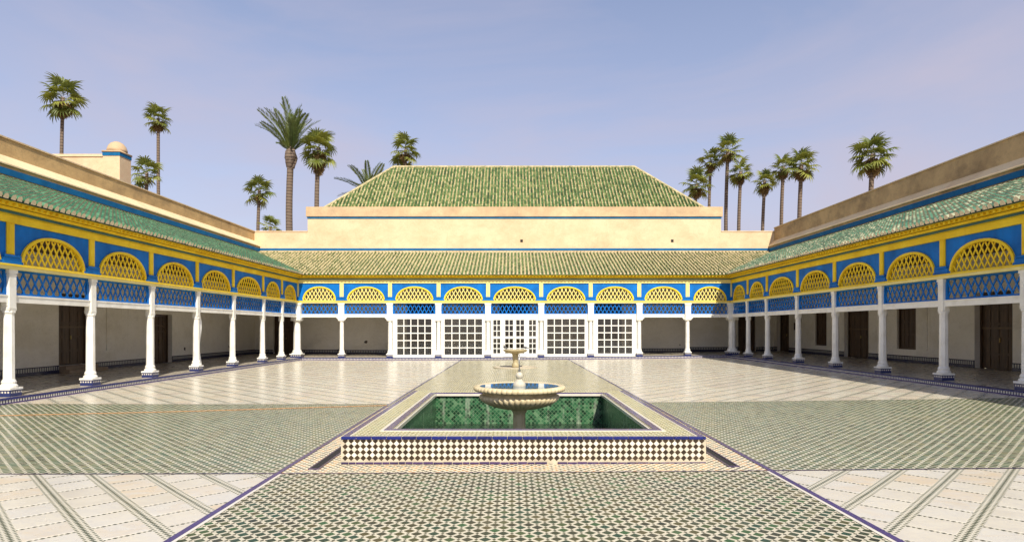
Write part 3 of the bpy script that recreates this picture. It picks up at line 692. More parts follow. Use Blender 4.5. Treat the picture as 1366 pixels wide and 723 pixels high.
def clip_rect(x0, x1, z0, z1):
    return lambda x, z: x0 <= x <= x1 and z0 <= z <= z1
def lattice_bars(mb, inside, x0, x1, z0, z1, pitch, slope, w, y0, y1, wave=0.0):
    dz = z1 - z0; dx = dz / slope
    k0 = int((x0 - dx - x0) / pitch) - 1; k1 = int((x1 - x0 + dx) / pitch) + 1
    for sgn in (1, -1):
        for k in range(k0, k1 + 1):
            xa = (x0 + x1) / 2 + (k - (k0 + k1) // 2 + 0.5) * pitch
            n = 16; run = None; yo = 0.0 if sgn > 0 else -0.012
            for i in range(n + 1):
                z = z0 + dz * i / n; x = xa + sgn * (z - (z0 + z1) / 2) / slope
                ok = inside(x, z)
                if ok and run is None: run = (x, z)
                if (not ok or i == n) and run is not None:
                    e = (x, z) if ok else last
                    if e != run: mb.bar(run[0], run[1], e[0], e[1], w, y0 + yo, y1 + yo)
                    run = None
                last = (x, z)
    return mb

def arch_pts(uc, a, z0, b, n=24, p=2.15):
    out = []
    for k in range(n + 1):
        t_ = math.pi * k / n; c, s_ = math.cos(t_), math.sin(t_)
        out.append((uc - a * math.copysign(abs(c) ** (2 / p), c), z0 + b * abs(s_) ** (2 / p)))
    return out

def bay(root, ua, ub, blue_lattice='blue'):
    w = ub - ua; uc = (ua + ub) / 2; P = .165 if root is END else .108
    # white beam and brackets
    part('white_beam', MB().box(ua + P + .002, ub - P - .002, -.07, .07, ZL0, ZL1).box(ua + P + .002, ub - P - .002, -.085, .085, ZL1 - .035, ZL1 + .002), 'white', root)
    put('bracket', BRm, root, (ua + P - .02, 0, ZL0 - 0.001), None, (1 if root is END else .38, 1, .7)); put('bracket', BLm, root, (ub - P + .02, 0, ZL0 - 0.001), None, (1 if root is END else .38, 1, .7))
    # blue lattice panel with its frame
    x0, x1, z0, z1 = ua + P + .033, ub - P - .033, ZL1 + .004, ZB0 - .002
    fr = MB().box(x0, x1, -.03, .03, z0, z0 + .05).box(x0, x1, -.03, .03, z1 - .05, z1).box(x0, x0 + .05, -.03, .03, z0 + .05, z1 - .05).box(x1 - .05, x1, -.03, .03, z0 + .05, z1 - .05)
    fr.box(x0 - .035, x0, -.03, .03, z0, z1 - .1).box(x1, x1 + .035, -.03, .03, z0, z1 - .1)
    f = part('lattice_frame', fr, blue_lattice, root)
    nx = max(6, round((x1 - x0) / 0.26)); pitch = (x1 - x0 - .1) / nx
    mb = MB(); lattice_bars(mb, clip_rect(x0 + .03, x1 - .03, z0 + .03, z1 - .03), x0 + .05, x1 - .05, z0 + .03, z1 - .03, pitch, 1.75 * .26 / pitch, .048, -.008, .012)
    part('lattice', mb, blue_lattice, f)
    # arch
    a = w / 2 - (0.31 if w > 2.8 else 0.34); b = 0.86; z0 = ZB1 + 0.002
    outer = arch_pts(uc, a, z0, b); inner = arch_pts(uc, a - .085, z0, b - .08)
    L, Rr = ua + .12, ub - .12
    poly = [(ua, z0), (uc - a + 0.01, z0)] + [(x, z) for x, z in arch_pts(uc, a - 0.01, z0, b - 0.01)][1:-1] + [(uc + a - 0.01, z0), (ub, z0), (ub, ZA1), (ua, ZA1)]
    mb = MB().prism(poly, -.02, .05); me = mb.mesh('blue_panel', 'blue'); clean_normals(me); put('blue_panel', me, root)
    mb = MB()
    n = len(outer)
    vs = [(x, -.07, z) for x, z in outer] + [(x, -.07, z) for x, z in inner] + [(x, .06, z) for x, z in outer] + [(x, .06, z) for x, z in inner]
    fs = []
    for i in range(n - 1):
        fs += [(i, i + 1, n + i + 1, n + i), (2 * n + i + 1, 2 * n + i, 3 * n + i, 3 * n + i + 1), (i, 2 * n + i, 2 * n + i + 1, i + 1), (n + i + 1, 3 * n + i + 1, 3 * n + i, n + i)]
    fs += [(0, n, 3 * n, 2 * n), (n - 1, 3 * n - 1, 4 * n - 1, 2 * n - 1)]
    mb.add(vs, fs); me = mb.mesh('arch_frame', 'yellow'); clean_normals(me); af = put('arch_frame', me, root)
    pa, pb = a - .07, b - .065
    ins = lambda x, z: z >= z0 + .01 and (abs((x - uc) / pa) ** 2.15 + (abs(z - z0) / pb) ** 2.15) < 1
    mb = MB(); nn = round(2 * a / 0.225); lattice_bars(mb, ins, uc - a, uc + a, z0 + .01, z0 + b, 2 * a / nn, 1.75, .042, -.012, .008)
    mb.box(uc - pa + .01, uc + pa - .01, -.03, .03, z0, z0 + .035)
    part('arch_lattice', mb, 'sunlit_lattice_yellow' if root is END else 'yellow', af)

END = None
def col(root, u, zb, wide=False):
    s = (ZB0 - zb) / (ZB0 - PH)
    c = put('column', CM['shaft'], root, (u, 0, zb), scale=(1, 1, s))
    put('plinth', CM['plinth'], c); put('base', CM['base'], c); put('capital', CM['capital' if root is END else 'capital_side'], c)
    if wide: c.scale = (1.7, 1.7, s)
    # pilaster strip and blue shoulder above the column
    hb = .30
    m = MB().box(u - hb, u + hb, -.10, -.021, ZB1 + .003, ZB1 + .17).box(u - hb - .07, u + hb + .07, -.085, -.0205, ZB1 + .003, ZB1 + .075).box(u - hb + .04, u + hb - .04, -.12, -.08, ZB1 + .17, ZB1 + .235)
    part('blue_shoulder', m, 'blue', root, bevel=0.012)
    m = MB().box(u - .115, u + .115, -.055, .06, ZB1 + .236, ZA1 + .001).box(u - .07, u + .07, -.066, -.05, ZB1 + .26, ZA1 - .03)
    part('yellow_pilaster', m, 'pale_yellow' if root['label'].startswith('end') else 'yellow', root)

RIB = 0.205
def rib_tile(r=0.080, L=0.335, n=6):
    """cover tile: local x across, y up the slope, z out of the slope; lower end at y=0"""
    mb = MB(); vs = []
    for y, lift, rr in ((0.0, 0.042, r), (L, 0.002, r * 0.80)):
        for k in range(n + 1):
            a = math.pi * k / n; vs.append((rr * math.cos(a), y, rr * math.sin(a) * 1.15 + lift))
    m = n + 1
    fs = [(k, k + 1, m + k + 1, m + k) for k in range(n)]
    mb.add(vs, fs); mb.add([vs[k] for k in range(m)] + [(-r, 0, 0), (r, 0, 0)], [(0, m + 1, m) + tuple(range(m - 1, 0, -1))], 1); return mb
RT = rib_tile()
def roof_tiles(root, roof, ulist, vstart, vend, slope, zfun, mat, mato, nparts, near, jit=1.0, wx=1.0):
    """rows of cover tiles going up the slope; nearest ones become parts"""
    ca, sa = math.cos(math.atan(slope)), math.sin(math.atan(slope)); items = []
    pitch = 0.29
    for u in ulist:
        v0, v1 = vstart(u), vend(u)
        if v1 - v0 < 0.15: continue
        vb = vstart(None)                              # courses line up on the eave
        k = max(0, math.ceil(((v0 - vb) / ca) / pitch - 0.5))
        while True:
            v = vb + k * pitch * ca
            if v + 0.2 > v1: break
            items.append((u, v)); k += 1
    items.sort(key=near)
    def tf(u, v):
        du, rz, lift = rng.gauss(0, .007) * jit, rng.gauss(0, .045) * jit, rng.uniform(0, .008)
        return du, rz, lift
    me = RT.mesh('roof_tile', [mato or mat, 'tile_end'], smooth=False)
    for u, v in items[:nparts]:
        du, rz, lift = tf(u, v)
        put('roof_tile', me, roof, (u + du, v, zfun(v) + .012 + lift), (math.atan(slope), rng.gauss(0, .03), rz))
    mb = MB(); bv = RT.v
    for u, v in items[nparts:]:
        du, rz, lift = tf(u, v); tone = rng.random(); c, s_ = math.cos(rz), math.sin(rz); z0 = zfun(v) + .012 + lift
        V = []
        for x, y, z in bv:
            x *= wx; x2, y2 = x * c - y * s_, x * s_ + y * c
            V.append((u + du + x2, v + y2 * ca - z * sa, z0 + y2 * sa + z * ca))
        mb.add(V, RT.f[:-1], 0, tone); mb.add([V[-(9)+i] if False else V[14 + i] for i in range(9)], [tuple(i for i in (0, 8, 7, 6, 5, 4, 3, 2, 1))], 1, tone)
    if items[nparts:]:
        me = mb.mesh('roof_tiles', [mat, 'tile_end'], tone=True); put('roof_tiles', me, roof, kind='stuff')

def wing(root, cols, bays, zb, u_lo, u_hi, lo_mitre, hi_mitre, side, wallz, tiles):
    """cols: column positions; u_lo/u_hi run of the facade; mitres True where another wing meets"""
    for i, u in enumerate(cols): col(root, u, zb(u), wide=(lo_mitre and i == 0) or (hi_mitre and i == len(cols) - 1) and side == 'back')
    for a, b in zip(cols[:-1], cols[1:]): bay(root, a, b)
    def cut(y):                                       # ends follow the 45 degree mitre
        return (-y if lo_mitre else 0, y if hi_mitre else 0)
    yl = 'yellow'; py = 'pale_yellow' if side == 'back' else 'yellow'
    def run(name, y0, y1, z0, z1, mat): part(name, MB().prof([(y0, z0), (y1, z0), (y1, z1), (y0, z1)], u_lo, u_hi, cut=cut), mat, root)
    run('springing_beam', -.16, .16, ZB0 + .001, ZB1, 'pale_yellow')
    run('springing_fillet', -.185, -.161, ZB1 - .05, ZB1 - .012, yl)
    run('yellow_frieze', -.075, .08, ZA1 + .002, ZY1, py)
    run('frieze_fillet', -.095, -.076, ZY1 - .075, ZY1 - .045, py)
    run('teal_moulding', -.13, .08, ZY1 + .001, ZY1 + .065, 'teal')
    run('cornice_lower', -.21, .08, ZY1 + .067, ZY1 + .135, yl)
    run('cornice_groove', -.19, .08, ZY1 + .136, ZY1 + .153, 'dark_slot')
    run('cornice_upper', -.33, .08, ZY1 + .154, ZY1 + .215, yl)
    mb = MB(); k = u_lo - (lo_mitre and -.5 or 0)      # rafter ends under the eave
    x = u_lo + (.5 if lo_mitre else .1)
    while x < u_hi - (.5 if hi_mitre else .1):
        mb.box(x, x + .07, -.40, -.331, ZY1 + .145, ZY1 + .20); x += .205
    part('rafter_ends', mb, yl, root, kind='stuff')
    run('eave_board', -.415, .08, ZY1 + .217, ZY1 + .25, yl)
    # roof deck (pan tiles)
    e, t = -OV, GD + 0.02
    roof = part('roof', MB().prof([(e, roofz(e) - .03), (t, roofz(t) - .03), (t, roofz(t)), (e, roofz(e))], u_lo, u_hi, cut=cut), 'pan', root)
    return roof

def wall_run(root, name, v0, v1, z0, z1, u0, u1, openings, mat):
    """wall with real openings (ua, ub, za, zb)"""
    mb = MB(); us = sorted(openings); x = u0
    for (a, b, za, zb_) in us:
        if a > x: mb.box(x, a, v0, v1, z0, z1)
        if za > z0: mb.box(a, b, v0, v1, z0, za)
        if zb_ < z1: mb.box(a, b, v0, v1, zb_, z1)
        x = b
    if x < u1: mb.box(x, u1, v0, v1, z0, z1)
    return part(name, mb, mat, root)

def door(root, ua, ub, za, zb_, v, style='plank', arch=False):
    w = ub - ua; m = MB(); f = .07
    m.box(ua, ua + f, v - .015, v + .12, za, zb_).box(ub - f, ub, v - .015, v + .12, za, zb_).box(ua + f, ub - f, v - .015, v + .12, zb_ - f, zb_)
    m.box(ua + f, ub - f, v + .16, v + .2, za, zb_ - f)
    name = 'shutter_window' if style == 'window' else 'door'
    if style == 'window': m.box(ua + f, ub - f, v - .03, v + .12, za, za + f)
    d = part(name, m, 'wood', root)
    mid = (ua + ub) / 2; lo = za + (f if style == 'window' else .02)
    for (a, b) in ((ua + f + .003, mid - .004), (mid + .004, ub - f - .003)):
        lm = MB().box(a, b, v + .05, v + .09, lo, zb_ - f - .004)
        nx = 2; nz = 5 if style == 'plank' else 3; pw = (b - a) / nx
        for i in range(nx):
            for j in range(nz):
                pz = (zb_ - f - lo) / nz
                lm.box(a + i * pw + .035, a + (i + 1) * pw - .035, v + .032, v + .05, lo + j * pz + .045, lo + (j + 1) * pz - .045)
        part('leaf', lm, 'wood', d)
    if style == 'plank': part('crossbar', MB().box(ua + f, ub - f, v + .01, v + .031, (za + zb_) / 2 + .05, (za + zb_) / 2 + .13), 'wood_rail', d)
    if style != 'window': part('door_handle', MB().box(mid + .03, mid + .05, v - .01, v + .031, za + 1.0, za + 1.15), 'brass', d)
    if arch:
        pts = arch_pts(mid, w / 2 - .14, za + 1.55, .35, 12); inn = arch_pts(mid, w / 2 - .19, za + 1.55, .30, 12)
        mb = MB()
        for i in range(12): mb.prism([pts[i], pts[i + 1], inn[i + 1], inn[i]], v - .0, v + .031)
        part('arched_moulding', mb, 'wood_rail', d)
    return d

def dado(root, u0, u1, zb, ops, v=GD):
    x = u0; lo = MB(); hi = MB(); cap = MB()
    def seg(a, b):
        lo.box(a, b, v - .02, v + .01, zb - .05, zb + .13); hi.box(a, b, v - .017, v + .01, zb + .13, zb + .26); cap.box(a, b, v - .024, v + .01, zb + .26, zb + .30)
    for (a, b, za, _) in sorted(ops):
        if za < zb + .3:
            if a > x: seg(x, a)
            x = b
    if x < u1: seg(x, u1)
    d = part('dado', hi, 'dado', root); part('dado_base', lo, 'dado_dark', d); part('dado_cap', cap, 'dado_dark', d)

def patch(root, u, z, s, v=GD):
    n = 9; pts = [(u + s * rng.uniform(.5, 1) * math.cos(2 * math.pi * k / n), z + s * 1.2 * rng.uniform(.5, 1) * math.sin(2 * math.pi * k / n)) for k in range(n)]
    me = MB().prism(pts, v - .006, v + .004).mesh('plaster_chip', 'hole'); clean_normals(me); put('plaster_chip', me, root)

# --- end gallery
end = thing('end_gallery', 'end arcade facing the viewer with five white glazed bays under a green tiled roof', 'arcade', (0, YB, 0))
END = end
cb = [-13.0, -10.33, -7.44, -4.54, -1.585, 1.585, 4.54, 7.44, 10.33, 13.0]
zbB = lambda u: PH + fz(u)
roofB = wing(end, cb, None, zbB, -XS, XS, True, True, 'back', 0, None)
def near_b(it): return abs(it[0]) * 0.1 + abs(it[1])
roof_tiles(end, roofB, [(-17.2 + RIB * 1.1 * k) for k in range(int(34.5 / (RIB * 1.1)))],
           lambda u: -OV - .05 if u is None else max(-OV - .05, abs(u) - XS + 0.02), lambda u: GD, ROOFS, roofz, 'tile_back', None, 0, near_b, 0.9, 0.66)
opsB = [(-16.15, -14.7, .1, 3.3), (-7.2, -5.3, .15, 3.7), (-1.0, 1.0, .15, 3.7), (5.3, 7.2, .15, 3.7), (15.0, 16.2, .25, 3.3)]
wall_run(end, 'gallery_wall', GD, GD + .5, -.3, 6.75, -17.4, 17.4, opsB, 'wall')
for (a, b, za, zc) in opsB: door(end, a, b, za, zc, GD + .22)
xs = [-17.39] + [-17.39 + 34.78 * k / 6 for k in range(1, 6)] + [17.39]
for a, b in zip(xs[:-1], xs[1:]): dado(end, a, b, PH + fz((a + b) / 2), [(max(p, a), min(q, b), r, s_) for p, q, r, s_ in opsB if q > a and p < b])
part('ceiling', MB().box(-17.35, 17.35, .12, GD - .02, 4.60, 4.66), 'ceiling', end)
for u, z, s_ in ((-11.55, .72, .06), (-9.95, .95, .14), (11.1, .75, .05)): patch(end, u, z, s_)
# glazed bays
pane_cache = {}
def pane(parent, x0, x1, z0, z1, v=0.0):
    k = (round(x1 - x0, 3), round(z1 - z0, 3))
    if k not in pane_cache: pane_cache[k] = MB().box(-(x1 - x0) / 2, (x1 - x0) / 2, -.002, .002, -(z1 - z0) / 2, (z1 - z0) / 2).mesh('pane', 'glass')
    put('pane', pane_cache[k], parent, ((x0 + x1) / 2, v, (z0 + z1) / 2))
def grid(parent, x0, x1, z0, z1, nx, nz, bar, mb, v=0.0):
    px, pz = (x1 - x0 - bar * (nx - 1)) / nx, (z1 - z0 - bar * (nz - 1)) / nz
    for i in range(1, nx): mb.box(x0 + i * px + (i - 1) * bar, x0 + i * (px + bar), v - .025, v + .025, z0, z1)
    for j in range(1, nz): mb.box(x0, x1, v - .022, v + .022, z0 + j * pz + (j - 1) * bar, z0 + j * (pz + bar))
    for i in range(nx):
        for j in range(nz): pane(parent, x0 + i * (px + bar) - .004, x0 + i * (px + bar) + px + .004, z0 + j * (pz + bar) - .004, z0 + j * (pz + bar) + pz + .004, v)
for (a, b) in ((-7.44, -4.54), (-4.54, -1.585), (1.585, 4.54), (4.54, 7.44)):
    uc = (a + b) / 2; z0 = PH + .01 + fz(uc); hw = 1.02 if abs(uc) > 4.5 else 1.12
    mb = MB(); x0, x1 = uc - hw, uc + hw; g0, g1 = z0 + .16, ZL0 - .10
    L, Rr = a + .152, b - .152
    mb.box(L, x0, -.05, .05, z0, ZL0 - .002).box(x1, Rr, -.05, .05, z0, ZL0 - .002).box(x0, x1, -.05, .05, z0, g0).box(x0, x1, -.05, .05, g1, ZL0 - .002)
    mb.box(L + .03, x0 - .08, -.062, -.05, z0 + .1, ZL0 - .08).box(x1 + .08, Rr - .03, -.062, -.05, z0 + .1, ZL0 - .08)
    gw = put('glazed_window', None, end); bm_ = MB(); f = None
    S.collection.objects.unlink(gw); bpy.data.objects.remove(gw)
    w_ = part('glazed_window', mb, 'window_white', end)
    gm = MB(); grid(w_, x0, x1, g0, g1, 5, 5, .055, gm); part('glazing_bars', gm, 'window_white', w_)
# middle door bay
z0 = PH + .01; g1 = ZL0 - .14
mb = MB(); xs = [-1.43, -1.27, -.86, -.66, .66, .86, 1.27, 1.43]
for a, b in ((-1.433, -1.27), (-.86, -.66), (.66, .86), (1.27, 1.433)): mb.box(a, b, -.06, .05, z0, ZL0 - .002)
for a, b in ((-1.27, -.86), (.86, 1.27)): mb.box(a, b, -.05, .05, z0, z0 + .22).box(a, b, -.05, .05, 1.24, 1.38).box(a, b, -.05, .05, g1 - .02, ZL0 - .002)
mb.box(-.66, .66, -.05, .05, g1 + .03, ZL0 - .002)
dd = part('glazed_door', mb, 'window_white', end)
gm = MB()
for a, b in ((-1.27, -.86), (.86, 1.27)): grid(dd, a, b, z0 + .22, 1.24, 2, 3, .045, gm); grid(dd, a, b, 1.38, g1 - .02, 2, 3, .045, gm)
part('glazing_bars', gm, 'window_white', dd)
for s_ in (-1, 1):
    a, b = (-.655, -.005) if s_ < 0 else (.005, .655)
    lm = MB(); x0, x1 = a + .09, b - .09
    lm.box(a, x0, -.03, .03, z0 + .01, g1 + .025).box(x1, b, -.03, .03, z0 + .01, g1 + .025)
    for zz0, zz1 in ((z0 + .01, z0 + .22), (1.24, 1.38), (g1 - .02, g1 + .025)): lm.box(x0, x1, -.03, .03, zz0, zz1)
    grid(dd, x0, x1, z0 + .22, 1.24, 2, 3, .045, lm); grid(dd, x0, x1, 1.38, g1 - .02, 2, 3, .045, lm)
    lf = part('door_leaf', lm, 'window_white', dd)
part('door_handle', MB().box(-.05, -.03, -.06, -.03, 1.15, 1.30), 'brass', dd)

# upper wall of the end gallery
part('upper_wall', MB().box(-17.9, 17.9, GD, GD + 1.0, 6.752, 8.30), 'cream', end)
part('wall_coping', MB().box(-17.85, -13.88, GD - .03, GD + 1.02, 8.30, 8.375).box(13.88, 17.85, GD - .03, GD + 1.02, 8.30, 8.375), 'cream', end)
part('blue_wall_band', MB().box(-17.3, 17.3, GD - .025, GD - .001, 7.07, 7.21), 'blue_trim', end)
for u in (0.4, 10.5): part('drain_hole', MB().box(u, u + .17, GD - .012, GD + .1, 7.62, 7.80), 'dark_inside', end)

# --- hall behind, with its big hipped roof
hall = thing('great_hall', 'tall cream plastered hall with a wide hipped green tile roof beyond the end arcade', 'building', (0, YB + GD, 0))
part('hall_wall', MB().box(-13.86, 13.86, .012, 11.0, 8.302, 9.33), 'cream', hall)
part('blue_wall_band', MB().box(-13.88, 13.88, -.02, 11.02, 9.20, 9.31), 'blue_trim', hall)
part('parapet', MB().box(-13.95, 13.95, -.07, 11.1, 9.332, 9.98), 'cap', hall)
B, RD, Z0, Z1 = 13.2, 4.6, 9.985, 14.12; V0 = 0.9
hs = (Z1 - Z0) / RD
Rg = B - RD + 0.55
apex = [(-Rg, V0 + RD, Z1), (Rg, V0 + RD, Z1)]
base4 = [(-B, V0, Z0), (B, V0, Z0), (B, V0 + 2 * RD, Z0), (-B, V0 + 2 * RD, Z0)]
mb = MB().add(base4 + apex, [(0, 1, 5, 4), (1, 2, 5), (2, 3, 4, 5), (3, 0, 4), (3, 2, 1, 0)])
hroof = part('hipped_roof', mb, 'pan', hall)
kx = (B - Rg) / RD
roof_tiles(hall, hroof, [(-B + .1 + .237 * k) for k in range(int(2 * B / .237))], lambda u: V0 if u is None else V0, lambda u: V0 + min(RD, (B - abs(u)) / kx), hs, lambda v: Z0 + (v - V0) * hs, 'tile_back', None, 0, near_b, 0.7, 0.70)
mb = MB(); mb.tube([apex[0], apex[1]], .10, 8); part('ridge', mb, 'ridge', hall)
for (p, q) in ((base4[0], apex[0]), (base4[1], apex[1])): part('hip_ridge', MB().tube([p, q], .10, 8), 'ridge', hall)

# --- side galleries
ycol = [6.4, 9.4, 12.45, 15.5, 18.5, 21.55, 24.7, 27.9, 31.25, 33.8, 36.3]
YW0 = 5.9
def side(name, label, sx, doors, zb_c, zb_w, tl, tlo, ptop, bmat):
    root = thing(name, label, 'arcade', (sx * XS, 0, 0), (0, 0, R(90) if sx < 0 else R(-90)))
    q = (lambda y: y) if sx < 0 else (lambda y: -y)    # world Y to local u
    cols = sorted(q(y) for y in ycol[:-1]) ; allc = sorted(q(y) for y in ycol)
    lo_m, hi_m = (False, True) if sx < 0 else (True, False)
    u_lo, u_hi = (YW0, YB) if sx < 0 else (-YB, -YW0)
    for u in cols: col(root, u, zb_c)
    for a, b in zip(allc[:-1], allc[1:]): bay(root, a, b)
    def cut(y): return (-y if lo_m else 0, y if hi_m else 0)
    def run(nm, y0, y1, z0, z1, mat): part(nm, MB().prof([(y0, z0), (y1, z0), (y1, z1), (y0, z1)], u_lo, u_hi, cut=cut), mat, root)
    e_ = .003
    run('springing_beam', -.16, .16, ZB0 + .001, ZB1 - e_, 'pale_yellow'); run('springing_fillet', -.185, -.161, ZB1 - .05, ZB1 - .012, 'yellow')
    run('yellow_frieze', -.075, .08, ZA1 + .002, ZY1, 'yellow'); run('frieze_fillet', -.095, -.076, ZY1 - .075, ZY1 - .045, 'yellow')
    run('teal_moulding', -.13, .08, ZY1 + .001, ZY1 + .065, 'teal'); run('cornice_lower', -.21, .08, ZY1 + .067, ZY1 + .135, 'yellow')
    run('cornice_groove', -.19, .08, ZY1 + .136, ZY1 + .153, 'dark_slot'); run('cornice_upper', -.33, .08, ZY1 + .154, ZY1 + .215, 'yellow')
    run('eave_board', -.415, .08, ZY1 + .217, ZY1 + .25, 'yellow')
    mb = MB(); x = u_lo + (.5 if lo_m else .1)
    while x < u_hi - (.5 if hi_m else .1): mb.box(x, x + .07, -.40, -.331, ZY1 + .145, ZY1 + .20); x += .205
    part('rafter_ends', mb, 'yellow', root, kind='stuff')
    e, t = -OV, GD + .02
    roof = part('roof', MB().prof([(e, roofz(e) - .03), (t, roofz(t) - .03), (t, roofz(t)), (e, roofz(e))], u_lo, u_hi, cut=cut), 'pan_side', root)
    ul = [q(YW0 + .1 + RIB * k) for k in range(int((YB + GD - YW0) / RIB))]
    vis = [u for u in ul]
    def vs(u): return -OV - .05 if u is None else max(-OV - .05, abs(u) - YB + .02)
    roof_tiles(root, roof, vis, vs, lambda u: GD, ROOFS, roofz, tl, tlo, 300, lambda it: abs(abs(it[0]) - (15.3 + (it[1] + OV) * 1.05)) * (1 if abs(it[0]) > 15.0 + (it[1] + OV) * 1.05 else 50) , 1.5)
    valley = MB().tube([(q(YB - OV), -OV, roofz(-OV) + .02), (q(YB + GD), GD, roofz(GD) + .02)], .05, 6); part('valley', valley, 'tile_end', root)
    ops = [(min(q(a), q(b)), max(q(a), q(b)), za, zc) for (a, b, za, zc, st, ar) in doors]
    w0, w1 = sorted((q(YW0), q(YB + GD)))
    wall_run(root, 'gallery_wall', GD, GD + .5, -.3, 6.75, w0, w1, ops, 'wall')
    for (a, b, za, zc, st, ar) in doors: door(root, min(q(a), q(b)), max(q(a), q(b)), za, zc, GD + (.22 if st != 'window' else .10), st, ar)
    dado(root, w0 + .03, w1 - .03, zb_w, ops)
    part('ceiling', MB().box(w0, w1 - .01, .12, GD - .02, 4.60, 4.655), 'ceiling', root)
    # upper wall: blue band, sloping ledge, set back weathered parapet
    w1b = q(YB + GD); a, b = sorted((q(YW0), w1b)); GU = GD - .32
    part('upper_wall', MB().box(a, b, GU, GU + .95, 6.752, 7.31), bmat, root)
    part('blue_wall_band', MB().box(a, b, GU - .03, GU - .001, 6.98, 7.20), 'blue_trim', root)
    part('sloping_ledge', MB().prof([(GU - .06, 7.312), (GU + .95, 7.312), (GU + .95, 7.70), (GU + .36, 7.74), (GU - .06, 7.36)], a, b), 'ledge', root)
    part('parapet', MB().box(a, b, GU + .34, GU + .8, 7.702, ptop - .05), bmat, root)
    part('wall_coping', MB().box(a, b, GU + .30, GU + .84, ptop - .05, ptop), 'cream', root)
    return root, q
doorsL = [(23.1, 24.9, .42, 3.2, 'plank', False), (29.3, 30.8, .125, 2.54, 'door', True)]
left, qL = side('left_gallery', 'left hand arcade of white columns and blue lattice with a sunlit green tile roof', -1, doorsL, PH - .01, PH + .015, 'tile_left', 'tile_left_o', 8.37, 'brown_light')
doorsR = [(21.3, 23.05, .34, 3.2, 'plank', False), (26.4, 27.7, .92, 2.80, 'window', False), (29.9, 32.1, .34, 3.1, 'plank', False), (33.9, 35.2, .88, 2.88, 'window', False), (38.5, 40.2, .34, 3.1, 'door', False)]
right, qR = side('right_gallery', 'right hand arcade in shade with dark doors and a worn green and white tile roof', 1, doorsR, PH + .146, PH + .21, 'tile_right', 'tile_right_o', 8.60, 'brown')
part('door_sill', MB().box(qL(23.1), qL(24.9), GD - .28, GD + .2, .1, .415).box(qL(22.9), qL(25.1), GD - .55, GD - .281, .1, .27), 'sill', left)
for y, z, s_ in ((32.0, .78, .10), (37.0, .75, .09)): patch(left, qL(y), z, s_)
patch(right, qR(24.4), .62, .05)
# closed niche outlines on the side walls
for root, y0, y1 in ((left, 25.8, 27.2), (right, 25.6, 25.75)):
    u = sorted((qL(y0) if root is left else qR(y0), qL(y1) if root is left else qR(y1)))
    part('wall_pilaster', MB().box(u[0], u[0] + .10, GD - .035, GD + .01, .9, 2.9), 'wall', root)
part('lantern', MB().box(qR(37.35) - .06, qR(37.35) + .06, GD - .2, GD - .08, 1.75, 2.2).box(qR(37.35) - .02, qR(37.35) + .02, GD - .1, GD + .01, 2.0, 2.04), 'wood', right)
# cloth hanging behind a column on the left
mb = MB(); n = 14; vs = []
for i in range(9):
    z = 2.35 - 2.0 * i / 8
    for k in range(n): a = 2 * math.pi * k / n; r = (.09 + .03 * math.sin(i * .9)) * (1 + .18 * math.sin(4 * a)); vs.append((-XS - .05 + r * math.cos(a), 24.93 + .8 * r * math.sin(a) + .02 * math.sin(i), z))
mb.add(vs, [(i * n + k, i * n + (k + 1) % n, (i + 1) * n + (k + 1) % n, (i + 1) * n + k) for i in range(8) for k in range(n)] + [tuple(range(n)), tuple(8 * n + n - 1 - k for k in range(n))])
part('bundled_curtain', mb, 'cloth', None, True, label='narrow white cloth bundled against the fifth visible column of the left arcade', category='curtain')

# ------------------------------------------------------------ raised gallery floors with their tiled steps
def plat(name, rects, mat, dz): return sheet(name, rects, mat, dz, kind='structure')
gf = plat('gallery_floor', [(-17.5, -EDGE - .12, 5.9, EDGEB + .12), (EDGE + .12, 17.5, 5.9, EDGEB + .12), (-17.5, 17.5, EDGEB + .12, 41)], 'zel_gallery', PH)
def step(name, rects_top, mat_top):
    return sheet(name, rects_top, mat_top, PH + .004, kind='structure')
edge = step('step_edge_tiles', [(-EDGE - .125, -EDGE, 5.9, EDGEB + .125), (EDGE, EDGE + .125, 5.9, EDGEB + .125), (-EDGE, EDGE, EDGEB, EDGEB + .125)], 'cobalt')
def riser_strip(z0, z1, proud, mat, nm):
    mb = MB()
    for sx in (-1, 1):
        x = sx * (EDGE - proud); f0 = fz(sx * EDGE); mb.box(x, sx * (EDGE + .02), 5.9, EDGEB - proud, f0 + z0, f0 + z1)
    n = 26
    for i in range(n):
        a, b = -EDGE + 2 * EDGE * i / n, -EDGE + 2 * EDGE * (i + 1) / n; f0, f1 = fz(a), fz(b); y0, y1 = EDGEB - proud, EDGEB + .02
        mb.add([(a, y0, f0 + z0), (b, y0, f1 + z0), (b, y1, f1 + z0), (a, y1, f0 + z0), (a, y0, f0 + z1), (b, y0, f1 + z1), (b, y1, f1 + z1), (a, y1, f0 + z1)],
               [(0, 3, 2, 1), (4, 5, 6, 7), (0, 1, 5, 4), (2, 3, 7, 6)])
    return part(nm, mb, mat, edge)
riser_strip(-.02, .035, .02, 'purple', 'riser_foot'); riser_strip(.036, .100, .008, 'chain', 'riser_chain'); riser_strip(.101, PH + .003, .016, 'cobalt', 'riser_nosing')
# glazed tiles of the nearest stretch of the left and right step, one by one
for sx in (-1, 1):
    tm = MB().box(-.055, .055, -.098, .098, 0, .006).mesh('edge_tile', 'cobalt')
    for k in range(90):
        y = 14.2 + .2 * k + .1; x = sx * (EDGE + .06)
        put('edge_tile', tm, edge, (x, y, fz(x) + PH + .0045), (0, 0, rng.uniform(-.01, .01)))

